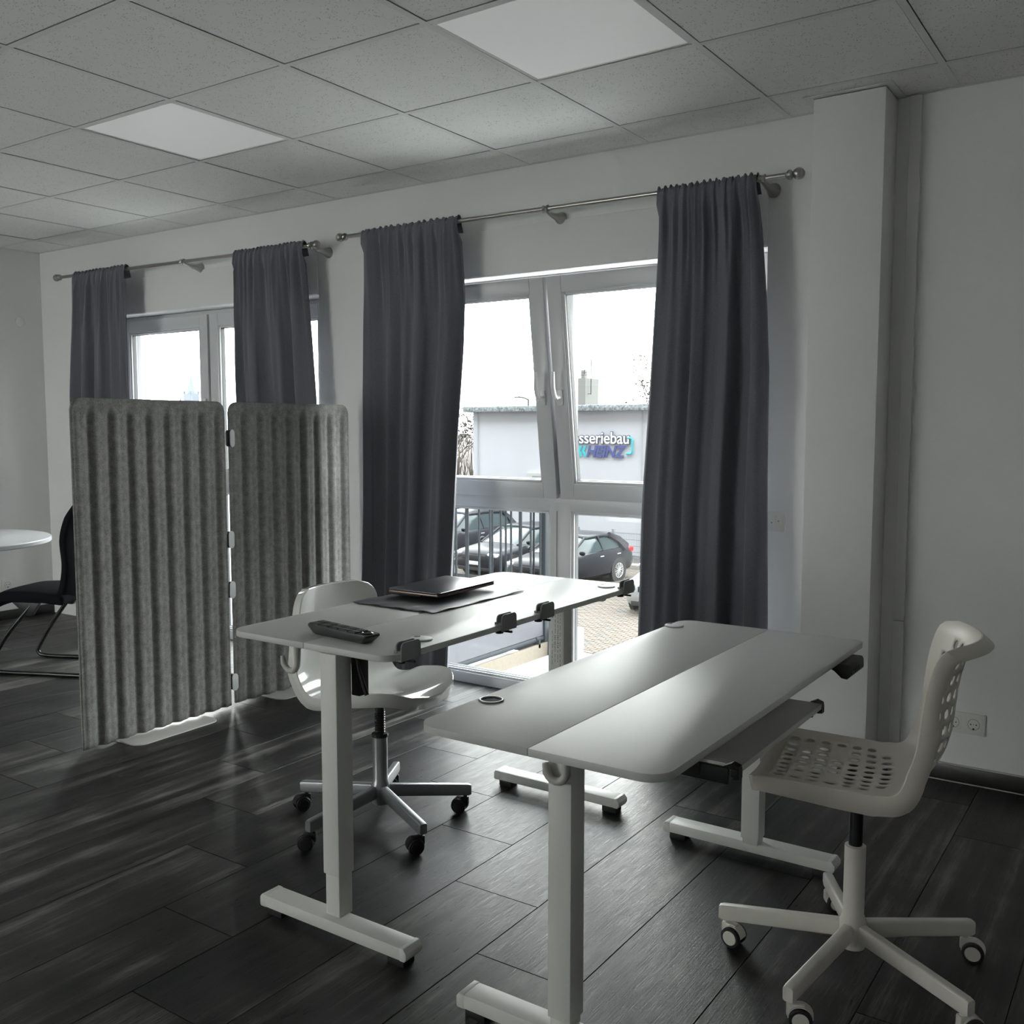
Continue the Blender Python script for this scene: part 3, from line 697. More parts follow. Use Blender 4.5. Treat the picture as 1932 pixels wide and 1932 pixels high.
def shell(profile, width, dish, nu, nv, holes, skirt, hole_r, thick, corner):
    """profile: (x,z) from the front of the seat to the top of the back; returns MB"""
    pts, Lt = resample(bez([(p[0], 0, p[1]) for p in profile], 12), nv*3)
    def frame(t):
        k = min(max(t*nv*3, 0), nv*3); i = min(int(k), nv*3-1); f = k-i
        p = pts[i].lerp(pts[i+1], f); a = pts[max(i-1, 0)]; c = pts[min(i+2, nv*3)]
        tan = (c-a).normalized(); return p, Vector((-tan.z, 0, tan.x)) if False else tan.cross(Vector((0, -1, 0))), tan
    def pos(s, t):
        p, n, tan = frame(t); w = width(t)
        cw = 1.0
        for dist in (t*Lt, (1-t)*Lt):
            R_ = corner[0] if dist == t*Lt else corner[1]
            if dist < R_: cw = min(cw, (w-R_*(1-math.sqrt(max(0, 1-(1-dist/R_)**2))))/w)
        y = s*w*cw
        k = min(1, max(0, (t-.28)/.24)); dv = (n*(1-k) + Vector((1, 0, 0))*k).normalized()
        return p + Vector((0, y, 0)) + dv*dish(s*cw, t), n
    b = MB(); bm = b.bm; V = {}; NRM = {}
    def vert(i, j):
        if (i, j) not in V:
            p, n = pos(-1+2*i/(nu*3), j/(nv*3)); V[i, j] = bm.verts.new(p); NRM[V[i, j]] = n
        return V[i, j]
    for ci in range(nu):
        for cj in range(nv):
            if holes and holes(ci, cj):
                loop = [(3*ci+k, 3*cj) for k in range(3)] + [(3*ci+3, 3*cj+k) for k in range(3)] + [(3*ci+3-k, 3*cj+3) for k in range(3)] + [(3*ci, 3*cj+3-k) for k in range(3)]
                cu, cv = 3*ci+1.5, 3*cj+1.5; outer = [vert(*q) for q in loop]; inner = []
                for q in loop:
                    a = math.atan2(q[1]-cv, q[0]-cu)
                    p, n = pos(-1+2*(cu+hole_r*3*math.cos(a))/(nu*3), (cv+hole_r*3*math.sin(a))/(nv*3)); inner.append(bm.verts.new(p))
                for k in range(12): bm.faces.new((outer[k], outer[(k+1) % 12], inner[(k+1) % 12], inner[k]))
            else:
                for i in range(3*ci, 3*ci+3):
                    for j in range(3*cj, 3*cj+3): bm.faces.new((vert(i, j), vert(i+1, j), vert(i+1, j+1), vert(i, j+1)))
    # turned-down rim round the outline
    ol = [(i, 0) for i in range(3*nu)] + [(3*nu, j) for j in range(3*nv)] + [(3*nu-i, 3*nv) for i in range(3*nu)] + [(0, 3*nv-j) for j in range(3*nv)]
    prev = [V[q] for q in ol]; N_ = len(prev)
    cen = [v.co.copy() for v in prev]
    outd = []
    for k in range(N_):
        tg = (cen[(k+1) % N_]-cen[k-1]).normalized(); outd.append(tg.cross(NRM[prev[k]]).normalized())
    for lv, (dn, od) in enumerate(((.0012, .0012), (1.0, .0030))):
        cur = []
        for k, q in enumerate(ol):
            t = q[1]/(3*nv); sk = skirt(t)
            cur.append(bm.verts.new(cen[k] - NRM[V[q]]*(sk if dn == 1.0 else dn) + outd[k]*od))
        for k in range(N_): bm.faces.new((prev[k], prev[(k+1) % N_], cur[(k+1) % N_], cur[k]))
        prev = cur
    return b
def star_base(ch, metal, wheel, disc, r, zt, zs, lift, collar, ang0, caster_white, swivel):
    MB().lathe((0, 0, 0), [(.0001, .066), (.030, .066), (.033, .075), (.033, .13), (.0275, .145), (.0255, .15), (.0255, zt), (.022, zt+.002), (.0001, zt+.002)], 28, caps=False).build('column', metal, ch)
    b = MB().cyl((0, 0, zt), (0, 0, zs), lift, seg=20)
    if collar:
        for k in range(9): b.lathe((0, 0, zt+.012+k*.0085), [(lift, -.003), (lift+.0022, 0), (lift, .003)], 18, caps=False)
        b.lathe((0, 0, zt), [(lift, .010), (.0285, .007), (.0285, -.004), (.026, -.006)], 22, caps=False)
    b.build('gas_lift', black_metal, ch)
    MB().lathe((0, 0, zs), [(.0001, -.012), (.028, -.012), (.05, -.004), (.05, .004), (.0001, .004)], 20, caps=False).build('seat_mount', black_metal, ch)
    for k in range(5):
        a = ang0 + 2*PI*k/5; M = Matrix.Rotation(a, 4, 'Z')
        bb_ = bmesh.new(); z0, z1 = .110, .0765
        sec = lambda x, zc, hh: [bb_.verts.new((x, y, zc+z)) for y, z in rrect(-.0125, .0125, -hh, hh, (.006,)*4, 3)]
        rg = [sec(.024, z0, .022), sec(r-.012, z1+.006, .0205), sec(r-.002, z1+.006, .017)]
        for s0, s1 in zip(rg, rg[1:]):
            n = len(s0)
            for q in range(n): bb_.faces.new((s0[q], s0[(q+1) % n], s1[(q+1) % n], s1[q]))
        bb_.faces.new(rg[0]); bb_.faces.new(rg[-1]); bb_.transform(M); m_ = MB(); m_.merge(bb_); arm = m_.build('base_arm', metal, ch)
        sw_ = swivel + (k*37 % 5 - 2)*.22
        ax = Vector((math.cos(a)*(r-.022), math.sin(a)*(r-.022), 0)); C_ = Matrix.Translation(ax) @ Matrix.Rotation(sw_, 4, 'Z')
        cst = bpy.data.objects.new('caster', None); COL.objects.link(cst); cst.parent = ch; cst.matrix_local = C_
        hd = MB()
        hd.cyl((0, 0, .050), (0, 0, .064), .0075, seg=12)
        hd.box(-.012, .030, -.0105, .0105, .026, .058, bev=.005)
        arc = [(.02+.0285*math.cos(q), .027+.0285*math.sin(q)) for q in [PI*.02+PI*k2/9 for k2 in range(10)]]
        hd.prism(arc + [(.02-.024, .027), (.02+.024, .027)], -.0135, .0135, 'Y')
        hd.build('fork', caster_white or wheel, cst)
        for s_ in (-1, 1):
            w = MB().lathe((.02, 0, .0265), [(.0001, s_*.010), (.024, s_*.010), (.0265, s_*.013), (.0265, s_*.021), (.024, s_*.0235), (.019, s_*.0238)], 24, 'Y', caps=False).build('wheel', wheel, cst)
            MB().lathe((.02, 0, .0265), [(.019, s_*.0236), (.0175, s_*.0250), (.0001, s_*.0252)], 22, 'Y', caps=False).build('wheel_cap', disc, cst)
ch1 = thing('swivel_chair', 'glossy white moulded shell swivel chair behind the farther desk', 'chair', (-2.216, -1.523, 0), math.radians(1))
prof1 = [(.235, .478), (.19, .492), (.10, .478), (0, .464), (-.09, .462), (-.155, .480), (-.190, .53), (-.205, .60), (-.215, .68), (-.222, .76), (-.228, .806)]
def w1(t): return .205 + .025*math.sin(min(1, t/.30)*PI/2) if t < .30 else (.230 - .010*math.sin((t-.30)/.35*PI) if t < .65 else .230-.050*(t-.65)/.35)
def dish1(s, t): return (.034 + (.025*(t-.45) if t > .45 else 0))*s*s
shell(prof1, w1, dish1, 14, 18, None, lambda t: .042 if t < .5 else .042-.014*(t-.5)*2, .3, .004, (.17, .06)).build('seat_shell', shell_gloss, ch1, smooth=28)
star_base(ch1, silver_m, black_p, black_p, .320, .305, .458, .0165, True, math.radians(48.1), None, math.radians(-138))
ch2 = thing('swivel_chair', 'cream perforated shell swivel chair at right beside the front desk', 'chair', (-.612, -1.560, 0), math.radians(190.3))
prof2 = [(.228, .512), (.21, .519), (.19, .520), (.10, .516), (.01, .512), (-.075, .514), (-.135, .530), (-.180, .575), (-.204, .64), (-.212, .71), (-.220, .775), (-.233, .83), (-.247, .862), (-.262, .875)]
def w2(t): return .205 if t < .45 else .205-.012*(t-.45)/.55
def dish2(s, t): return (.020 if t < .38 else .020+.050*min(1, (t-.38)/.22))*s*s
def holes2(i, j):
    if j in (9, 10): return False
    if i in (0, 10) or j < 1 or j > 17: return False
    if j <= 7: return not ((i, j) in ((2, 2), (8, 2), (2, 4), (3, 4), (7, 4), (8, 4), (1, 7), (9, 7)))
    return 1 <= i <= 9 and j >= 11 and not (j > 16 and i in (1, 9))
shell(prof2, w2, dish2, 11, 19, holes2, lambda t: (.034+.010*min(1, t/.3)) if t < .5 else .044-.010*min(1, (t-.5)/.3), .315, .004, (.035, .035)).build('seat_shell', shell_satin, ch2, smooth=28)
for c in (ch1, ch2):
    for o in c.children:
        if o.name.startswith('seat_shell'): md = o.modifiers.new('t', 'SOLIDIFY'); md.thickness = .004; md.offset = 0
star_base(ch2, cream_metal, glide_m, cream_metal, .336, .325, .508, .0165, False, math.radians(-1.6), cream_metal, math.radians(18-190.3))

# ================================================================ ROUND TABLE + CANTILEVER CHAIR (far left)
rt = thing('round_table', 'round white table at the far left edge of the room', 'table', (-5.70, -1.33, 0))
MB().lathe((0, 0, 0), [(.0001, .705), (.596, .705), (.600, .709), (.600, .728), (.597, .732), (.0001, .732)], 72, caps=False).build('tabletop', mat('white_melamine', (.74, .75, .76), .3), rt)
MB().cyl((0, 0, .03), (0, 0, .704), .035, seg=24).build('column', white_paint, rt)
MB().lathe((0, 0, 0), [(.0001, 0), (.26, 0), (.262, .006), (.25, .012), (.06, .034), (.0001, .036)], 48, caps=False).build('base', white_paint, rt)
cc = thing('cantilever_chair', 'black upholstered cantilever chair partly behind the felt screen', 'chair', (-5.22, -.93, 0), math.radians(204))
b = MB(); g = []
NX, NY = 22, 16
for i in range(NX+1):
    row = []
    for j in range(NY+1):
        u, v = i/NX, -1+2*j/NY
        x = -.22+.46*u; wd = .225-.02*u; sq = (abs(v)**4)
        z = .462+.012*math.sin(u*PI)-.012*sq-(.05*max(0, (u-.8)/.2)**2)
        row.append(b.bm.verts.new((x, v*wd, z)))
    g.append(row)
for i in range(NX):
    for j in range(NY): b.bm.faces.new((g[i][j], g[i+1][j], g[i+1][j+1], g[i][j+1]))
p = b.build('seat', black_fab, cc, smooth=80); md = p.modifiers.new('t', 'SOLIDIFY'); md.thickness = .06; md.offset = -1
md = p.modifiers.new('b', 'BEVEL'); md.width = .018; md.segments = 3; md.limit_method = 'ANGLE'
b = MB(); g = []
bp_ = resample(bez([(-.19, 0, .41), (-.235, 0, .50), (-.262, 0, .62), (-.255, 0, .76), (-.285, 0, .88), (-.33, 0, .985)], 8), 24)[0]
for i, p_ in enumerate(bp_):
    u = i/24; wd = .19+.03*math.sin(u*PI)-.05*max(0, u-.8)/.2
    g.append([b.bm.verts.new(p_+Vector((.03*(v*v), v*wd, 0))) for v in [-1+2*j/12 for j in range(13)]])
for i in range(24):
    for j in range(12): b.bm.faces.new((g[i][j], g[i+1][j], g[i+1][j+1], g[i][j+1]))
p = b.build('backrest', black_fab, cc, smooth=80); md = p.modifiers.new('t', 'SOLIDIFY'); md.thickness = .045; md.offset = 0
md = p.modifiers.new('b', 'BEVEL'); md.width = .015; md.segments = 3; md.limit_method = 'ANGLE'
for s_ in (-1, 1):
    y = s_*.20
    fp = bez([(-.30, y, .0125), (-.05, y, .0125), (.19, y, .0125), (.245, y, .03), (.235, y, .075), (.14, y, .22), (.0, y*.9, .385)], 8)
    MB().tube(fp, .0125, 12).build('frame_tube', black_metal, cc)
    MB().prism([(-.06, .402), (.11, .402), (.02, .33), (-.01, .33)], y*.9-.012, y*.9+.012, 'Y', bev=.003).build('seat_bracket', black_p, cc)
MB().tube([(-.30, -.20, .0125), (-.30, .20, .0125)], .0125, 12).build('frame_tube', black_metal, cc)

# ================================================================ OUTSIDE
G = -3.2
# unseen block around this room, its height made up to shade the yard
b = MB().box(-75, 55, YB-.3, .30, H+.46, 42).box(-75, XL-.31, YB-.3, .30, G, H+.46).box(XR+.31, 55, YB-.3, .30, G, H+.46).box(-75, 55, YB-.3, .30, G, -.42)
struct(b.build('shade_block', mat('shade_block_dark', (.10, .10, .105), .8), smooth=None))  # kept dark so the added block throws little light on the facade
asph = mat('yard_sand_bed', (.045, .040, .035), .95, noise=.2, nscale=3)
struct(MB().box(-400, 200, .34, 500, G-.4, G-.012).build('yard_ground', asph, smooth=None))
# paved yard
yard = empty_struct('paved_yard', (0, 0, G))
pav = []
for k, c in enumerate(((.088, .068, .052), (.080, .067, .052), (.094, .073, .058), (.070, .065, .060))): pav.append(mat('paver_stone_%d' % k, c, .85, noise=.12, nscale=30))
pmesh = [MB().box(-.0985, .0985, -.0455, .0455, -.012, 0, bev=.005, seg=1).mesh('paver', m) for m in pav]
PW, PD = .212, .106
cells = []
for r in range(int((24-5)/PD)):
    y = 5+r*PD
    for c in range(int(24/PW)):
        x = -22+c*PW+(PW/2 if r % 2 else 0)
        u = (966 + 1839*((x*.826+(y+3.97)*.563)/max(.1, (-x*.563+(y+3.97)*.826))))
        cells.append((x, y, u))
vis = [q for q in cells if 1070 < q[2] < 1215 and q[1] > 12.0]
vis.sort(key=lambda q: (q[0])**2+(q[1]+3.97)**2)
near = set((q[0], q[1]) for q in vis[:300])
b4 = [MB() for _ in pav]; rnd = random.Random(2)
for x, y, u in cells:
    k = rnd.choices((0, 1, 2, 3), (4, 3, 3, 1))[0]; dz = rnd.uniform(-.003, .002)
    if (x, y) in near:
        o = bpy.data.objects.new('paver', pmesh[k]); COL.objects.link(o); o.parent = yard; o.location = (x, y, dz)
    elif 840 < u < 1300:
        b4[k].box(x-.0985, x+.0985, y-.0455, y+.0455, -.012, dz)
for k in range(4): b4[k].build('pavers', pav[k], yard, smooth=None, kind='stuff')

# flat roof edge and balcony just outside
struct(MB().box(-3.50, 1.5, .34, 1.80, -.30, -.20).build('canopy_roof', mat('roof_sheet', (.82, .82, .81), .6), smooth=None))
rj = mat('roof_joint', (.15, .15, .15), .7)
k_ = empty_struct('roof_upstand', (0, 0, 0))
MB().box(-3.525, -3.33, 1.62, 1.80, -.1995, -.02, bev=.004).build('upstand', mat('roof_sheet', (.82, .82, .81), .6), k_)
b = MB().box(-3.5, 1.5, .90, .908, -.1999, -.1985).box(-3.5, 1.5, 1.70, 1.712, -.1999, -.1985)
for x in (-3.1, -2.5, -1.9, -1.3): b.box(x, x+.008, .34, 1.8, -.1999, -.1985)
b.build('joint', rj, k_, smooth=None)
struct(MB().box(-6.6, -3.515, .34, 1.70, -.40, -.22).build('balcony_slab', mat('balcony_concrete', (.5, .5, .5), .9, noise=.1, nscale=20), smooth=None))
struct(MB().box(-3.515, -3.50, .36, 1.60, -.40, -.105).build('balcony_edge', mat('sand_panel', (.135, .115, .09), .8, noise=.1, nscale=40), smooth=None))
galv = mat('railing_grey', (.026, .030, .034), .6, spec=.12)
ral = thing('balcony_railing', 'grey steel balcony railing with vertical bars outside the nearer window', 'railing', (-3.53, 1.60, 0))
bm_a = MB().cyl((0, 0, -.06), (0, 0, .93), .0075, seg=10).mesh('baluster', galv, 40)
for k in range(10):
    o = bpy.data.objects.new('baluster', bm_a); COL.objects.link(o); o.parent = ral; o.location = (0, -.05-.1165*k, 0)
for k in range(22):
    o = bpy.data.objects.new('baluster', bm_a); COL.objects.link(o); o.parent = ral; o.location = (-.085-.116*k, 0, 0)
MB().box(-.02, .02, -1.25, .02, .925, .955, bev=.004).build('top_rail', galv, ral)
MB().box(-2.75, -.02, -.02, .02, .925, .955, bev=.004).build('top_rail', galv, ral)
br = MB().cyl((0, -1.25, -.075), (0, 0, -.075), .017, seg=16).build('bottom_rail', galv, ral)
b = MB()
for y in (-1.05, -.10): b.lathe((0, y, -.075), [(.017, -.02), (.024, -.016), (.024, .016), (.017, .02)], 16, 'Y', caps=False).box(-.012, .03, y-.012, y+.012, -.13, -.075)
b.build('clamp', galv, br)
MB().cyl((-2.75, 0, -.075), (0, 0, -.075), .017, seg=16).build('bottom_rail', galv, ral)
def perf_mat():
    """finely perforated sheet: the holes are far below what the eye resolves here, so they are mixed evenly"""
    m = bpy.data.materials.new('perforated_sheet'); m.use_nodes = True; nt = m.node_tree; p = nt.nodes['Principled BSDF']; o = nt.nodes['Material Output']
    p.inputs['Base Color'].default_value = (.060, .061, .072, 1); p.inputs['Roughness'].default_value = .5
    tr = nt.nodes.new('ShaderNodeBsdfTransparent'); mx = nt.nodes.new('ShaderNodeMixShader'); mx.inputs[0].default_value = .14
    nt.links.new(p.outputs[0], mx.inputs[1]); nt.links.new(tr.outputs[0], mx.inputs[2]); nt.links.new(mx.outputs[0], o.inputs['Surface'])
    return m
pf = perf_mat()
MB().box(.0095, .011, -1.24, -.03, -.055, .36).build('perforated_panel', pf, ral, smooth=None)
MB().box(-2.74, -.02, .012, .014, -.20, .30).build('screen_panel', mat('panel_grey', (.03, .03, .036), .6), ral, smooth=None)
MB().box(-.025, .025, -.025, .025, -.22, .945, bev=.004).build('corner_post', galv, ral)

# white workshop building across the yard with its lettering
FY = 27.0
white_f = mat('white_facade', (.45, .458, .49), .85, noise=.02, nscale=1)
bl = thing('workshop_building', 'white flat roofed workshop building with blue lettering across the yard', 'building', (-10, FY, G))
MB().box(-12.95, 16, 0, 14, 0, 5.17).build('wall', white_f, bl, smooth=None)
MB().box(-13.28, 16.3, -.25, 14.3, 5.15, 5.37, bev=.02).build('roof_edge', mat('roof_gravel', (.20, .22, .23), .9, noise=.6, nscale=14), bl)
b = MB()
for x in (-12.72, -5.57): b.box(x-.02, x+.02, -.03, .0, .1, 5.15)
b.build('wall_joint', mat('joint_grey', (.35, .36, .38), .8), bl, smooth=None)
gr = MB().box(-10.35, -9.3, -.12, .02, 2.35, 2.85).build('vent_box', mat('vent_grey', (.40, .41, .40), .7), bl)
MB().box(-10.1, -9.35, -.125, -.11, 2.42, 2.74).build('louvre', mat('louvre_dark', (.22, .24, .24), .7), gr, smooth=None)
def text(parent, body, x, z, size, m, y, shear=0, xs=1.0, off=0.0, ext=.01, bold=True):
    c = bpy.data.curves.new('lettering', 'FONT'); c.body = body; c.size = size; c.shear = shear; c.offset = off; c.extrude = ext; c.space_character = .98
    c.materials.append(m); o = bpy.data.objects.new('lettering', c); COL.objects.link(o); o.parent = parent
    bpy.context.view_layer.update(); me = bpy.data.meshes.new_from_object(o.evaluated_get(bpy.context.evaluated_depsgraph_get())); bpy.data.objects.remove(o); bpy.data.curves.remove(c)
    if not me.materials: me.materials.append(m)
    o = bpy.data.objects.new('lettering', me); COL.objects.link(o); o.parent = parent
    o.location = (x, y, z); o.rotation_euler = (PI/2, 0, 0); o.scale = (xs, 1, 1); return o
ink_d = mat('sign_outline', (.10, .11, .15), .6); ink_w = mat('sign_white', (.72, .73, .76), .6); ink_b = mat('sign_blue', (.06, .075, .22), .6); ink_t = mat('sign_teal', (.02, .42, .48), .6)
def align_right(o, x):
    o.location.x += x - (o.location.x + max(v.co.x for v in o.data.vertices)*o.scale.x); return o
align_right(text(bl, 'Karosseriebau', 0, 3.985, .60, ink_d, -.03, 0, .94, .030, .012), -6.035)
align_right(text(bl, 'Karosseriebau', 0, 3.985, .60, ink_w, -.05, 0, .94, .004, .012), -6.06)
text(bl, 'HEINZ', -7.80, 3.50, .575, ink_b, -.04, .24, .92, .020, .012)
b = MB()
for k in range(3):
    x0 = -8.32+k*.175
    b.prism([(x0, 3.70), (x0+.10, 3.90), (x0+.175, 3.90), (x0+.085, 3.70), (x0+.175, 3.50), (x0+.10, 3.50)], -.05, -.02, 'Y')
b.build('chevron', ink_t, bl, smooth=None)
MB().tube([(-6.10, -.05, 4.18), (-5.98, -.05, 4.18), (-5.93, -.05, 4.12), (-5.93, -.05, 3.70), (-5.98, -.05, 3.63), (-6.16, -.05, 3.63)], .035, 8).build('bracket_line', ink_t, bl)

# church far away, tower block with aerials, street lamp
hz = mat('hazed_stone', (.095, .108, .125), .95)  # blue of distant haze is put into the stone colour
ch = thing('church', 'haze-tinted church spire far away seen through the farther window', 'church', (-160.75, 120, G-6))
MB().box(-1.05, 1.05, -1.05, 1.05, 0, 17.2).build('tower', hz, ch, smooth=None)
MB().cyl((0, 0, 17.2), (0, 0, 21.0), .95, .03, seg=8).cyl((0, 0, 21), (0, 0, 21.9), .05, seg=6).sphere((0, 0, 21.5), .14, 8).build('spire', hz, ch)
for sx_ in (-1, 1):
    for sy_ in (-1, 1):
        MB().box(sx_*1.72-.25, sx_*1.72+.25, sy_*1.3-.25, sy_*1.3+.25, 0, 15.4).cyl((sx_*1.72, sy_*1.3, 15.4), (sx_*1.72, sy_*1.3, 16.9), .27, .02, seg=8).build('pinnacle', hz, ch)
        MB().box(sx_*.95-.16, sx_*.95+.16, sy_*.95-.16, sy_*.95+.16, 17.2, 17.7).build('merlon', hz, ch, smooth=None)
MB().box(-2.1, 2.1, -1.0, 1.0, 0, 14.9).build('nave', hz, ch, smooth=None)
tw = thing('tower_block', 'pale grey chimney tower with aerials beyond the white workshop roof', 'tower', (-37.1, 60, G))
MB().box(-.65, .75, -1, 1, 0, 8.2).build('shaft', mat('tower_grey', (.095, .096, .093), .9), tw, smooth=None)
MB().box(-.10, .20, -.2, .2, 8.2, 8.85).build('flue', mat('tower_grey', (.095, .096, .093), .9), tw, smooth=None)
aer = mat('aerial_grey', (.022, .023, .024), .8)
for x, z0, z1 in ((-.95, 7.9, 8.45), (-.75, 8.1, 8.7), (.12, 8.8, 9.5), (.45, 8.5, 9.2), (1.0, 7.0, 9.6), (.72, 8.2, 8.8)): MB().cyl((x, -.6, z0), (x, -.6, z1), .035, seg=6).build('aerial', aer, tw)
b = MB()
for z in (8.45, 8.62): b.cyl((-.95, -.6, z), (1.0, -.6, z), .02, seg=6)
b.cyl((1.0, -.6, 7.05), (.7, -.6, 7.05), .02, seg=6); b.build('aerial_frame', aer, tw)
la = thing('street_lamp', 'thin grey street lamp standing behind the workshop roof', 'street lamp', (-42.05, 60, G))
MB().tube([(0, 0, 0), (0, 0, 6.6), (0, 0, 6.78)], .07, 8).build('pole', aer, la)
MB().tube([(0, 0, 6.72), (-.35, -.1, 6.88), (-.8, -.2, 6.95)], .06, 8).build('arm', aer, la)
MB().box(-1.15, -.6, -.3, -.12, 6.88, 6.98, bev=.03).build('lamp_head', aer, la)

# bare trees
bark = mat('bark', (.035, .030, .026), .9); leaf_m = mat('dry_leaves', (.035, .034, .022), .9)
def bare_tree(label, loc, height, seed, leaves):
    t = thing('bare_tree', label, 'tree', loc, group='bare trees across the yard'); rnd = random.Random(seed); b = MB(); lf = MB()
    def grow(p, d, ln, r, lv):
        pts = [p]; q = p.copy(); dd = d.copy()
        for k in range(4):
            dd = (dd + Vector((rnd.uniform(-.22, .22), rnd.uniform(-.22, .22), rnd.uniform(-.02, .16)))).normalized(); q = q + dd*ln/4; pts.append(q.copy())
        b.tube(pts, r, 5 if lv < 2 else 3, rads=[r*(1-.14*k) for k in range(5)])
        if lv >= 4:
            if leaves:
                for _ in range(leaves):
                    c = pts[rnd.randint(2, 4)] + Vector((rnd.uniform(-.15, .15), rnd.uniform(-.15, .15), rnd.uniform(-.15, .15))); a = rnd.uniform(0, 6.28); w = rnd.uniform(.05, .11)
                    vs_ = [lf.bm.verts.new(c+Vector(v)) for v in ((w*math.cos(a), w*math.sin(a), 0), (0, 0, w*.6), (-w*math.cos(a), -w*math.sin(a), .02), (0, .02, -w*.6))]; lf.bm.faces.new(vs_)
            return
        for k in range(rnd.choice((3, 4)) if lv else 5):
            s = pts[rnd.choice((2, 3, 4))]; ang = rnd.uniform(0, 6.28); sp = rnd.uniform(.45, .95)
            grow(s.copy(), (dd + Vector((math.cos(ang)*sp, math.sin(ang)*sp, rnd.uniform(-.1, .3)))).normalized(), ln*rnd.uniform(.6, .78), r*.55, lv+1)
    grow(Vector((0, 0, 0)), Vector((0, 0, 1)), height*.38, height*.018, 0)
    b.build('branches', bark, t, smooth=60)
    if leaves: lf.build('foliage', leaf_m, t, smooth=None, kind='stuff')
bare_tree('bare tree with dry leaves behind the workshop roof beside the curtain', (-24.8, 47.5, G), 9.4, 5, 3)
bare_tree('thin bare tree at the left corner of the white workshop', (-33.0, 39, G), 7.0, 9, 2)
bare_tree('second bare tree left of the white workshop beside the nearer curtain', (-35.6, 40, G), 6.6, 21, 3)
hd = thing('hedge', 'brown bare hedge beside the left end of the white workshop', 'hedge', (-26.5, 30, G))
b = MB(); rnd = random.Random(8)
for _ in range(420):
    p = Vector((rnd.uniform(-3, 2.4), rnd.uniform(-1, 1), 0)); d = Vector((rnd.uniform(-.3, .3), rnd.uniform(-.3, .3), 1)); ln = rnd.uniform(1.2, 4.4)
    b.tube([p, p+d*ln*.5, p+d*ln+Vector((rnd.uniform(-.2, .2), 0, 0))], .03, 3, rads=[.04, .03, .012])
b.build('twigs', mat('hedge_brown', (.085, .068, .050), .9), hd, smooth=None, kind='stuff')

# mesh fence right of the hatchback
fn = thing('mesh_fence', 'grey wire mesh fence behind the black hatchback', 'fence', (-15.28, 24.4, G))
fm = mat('fence_grey', (.16, .19, .20), .6)
for x in (-1.3, 0, 2.5, 5.0): MB().box(x-.04, x+.04, -.03, .03, 0, 1.22, bev=.006).build('post', fm, fn)
for x, n in ((-1.3, 26), (0, 50), (2.5, 50)):
    b = MB()
    for k in range(n): b.box(x+k*.05-.003, x+k*.05+.003, -.003, .003, .05, 1.12)
    for z in (.1, .3, .5, .7, .9, 1.1): b.box(x, x+n*.05, -.008, -.002, z-.007, z+.007)
    b.build('mesh_panel', fm, fn, smooth=None, kind='stuff')
kerb = struct(MB().box(-30, -5, 24.2, 24.6, G-.01, G+.10).build('yard_kerb', mat('kerb_stone', (.36, .33, .29), .9, noise=.1, nscale=8), smooth=None))

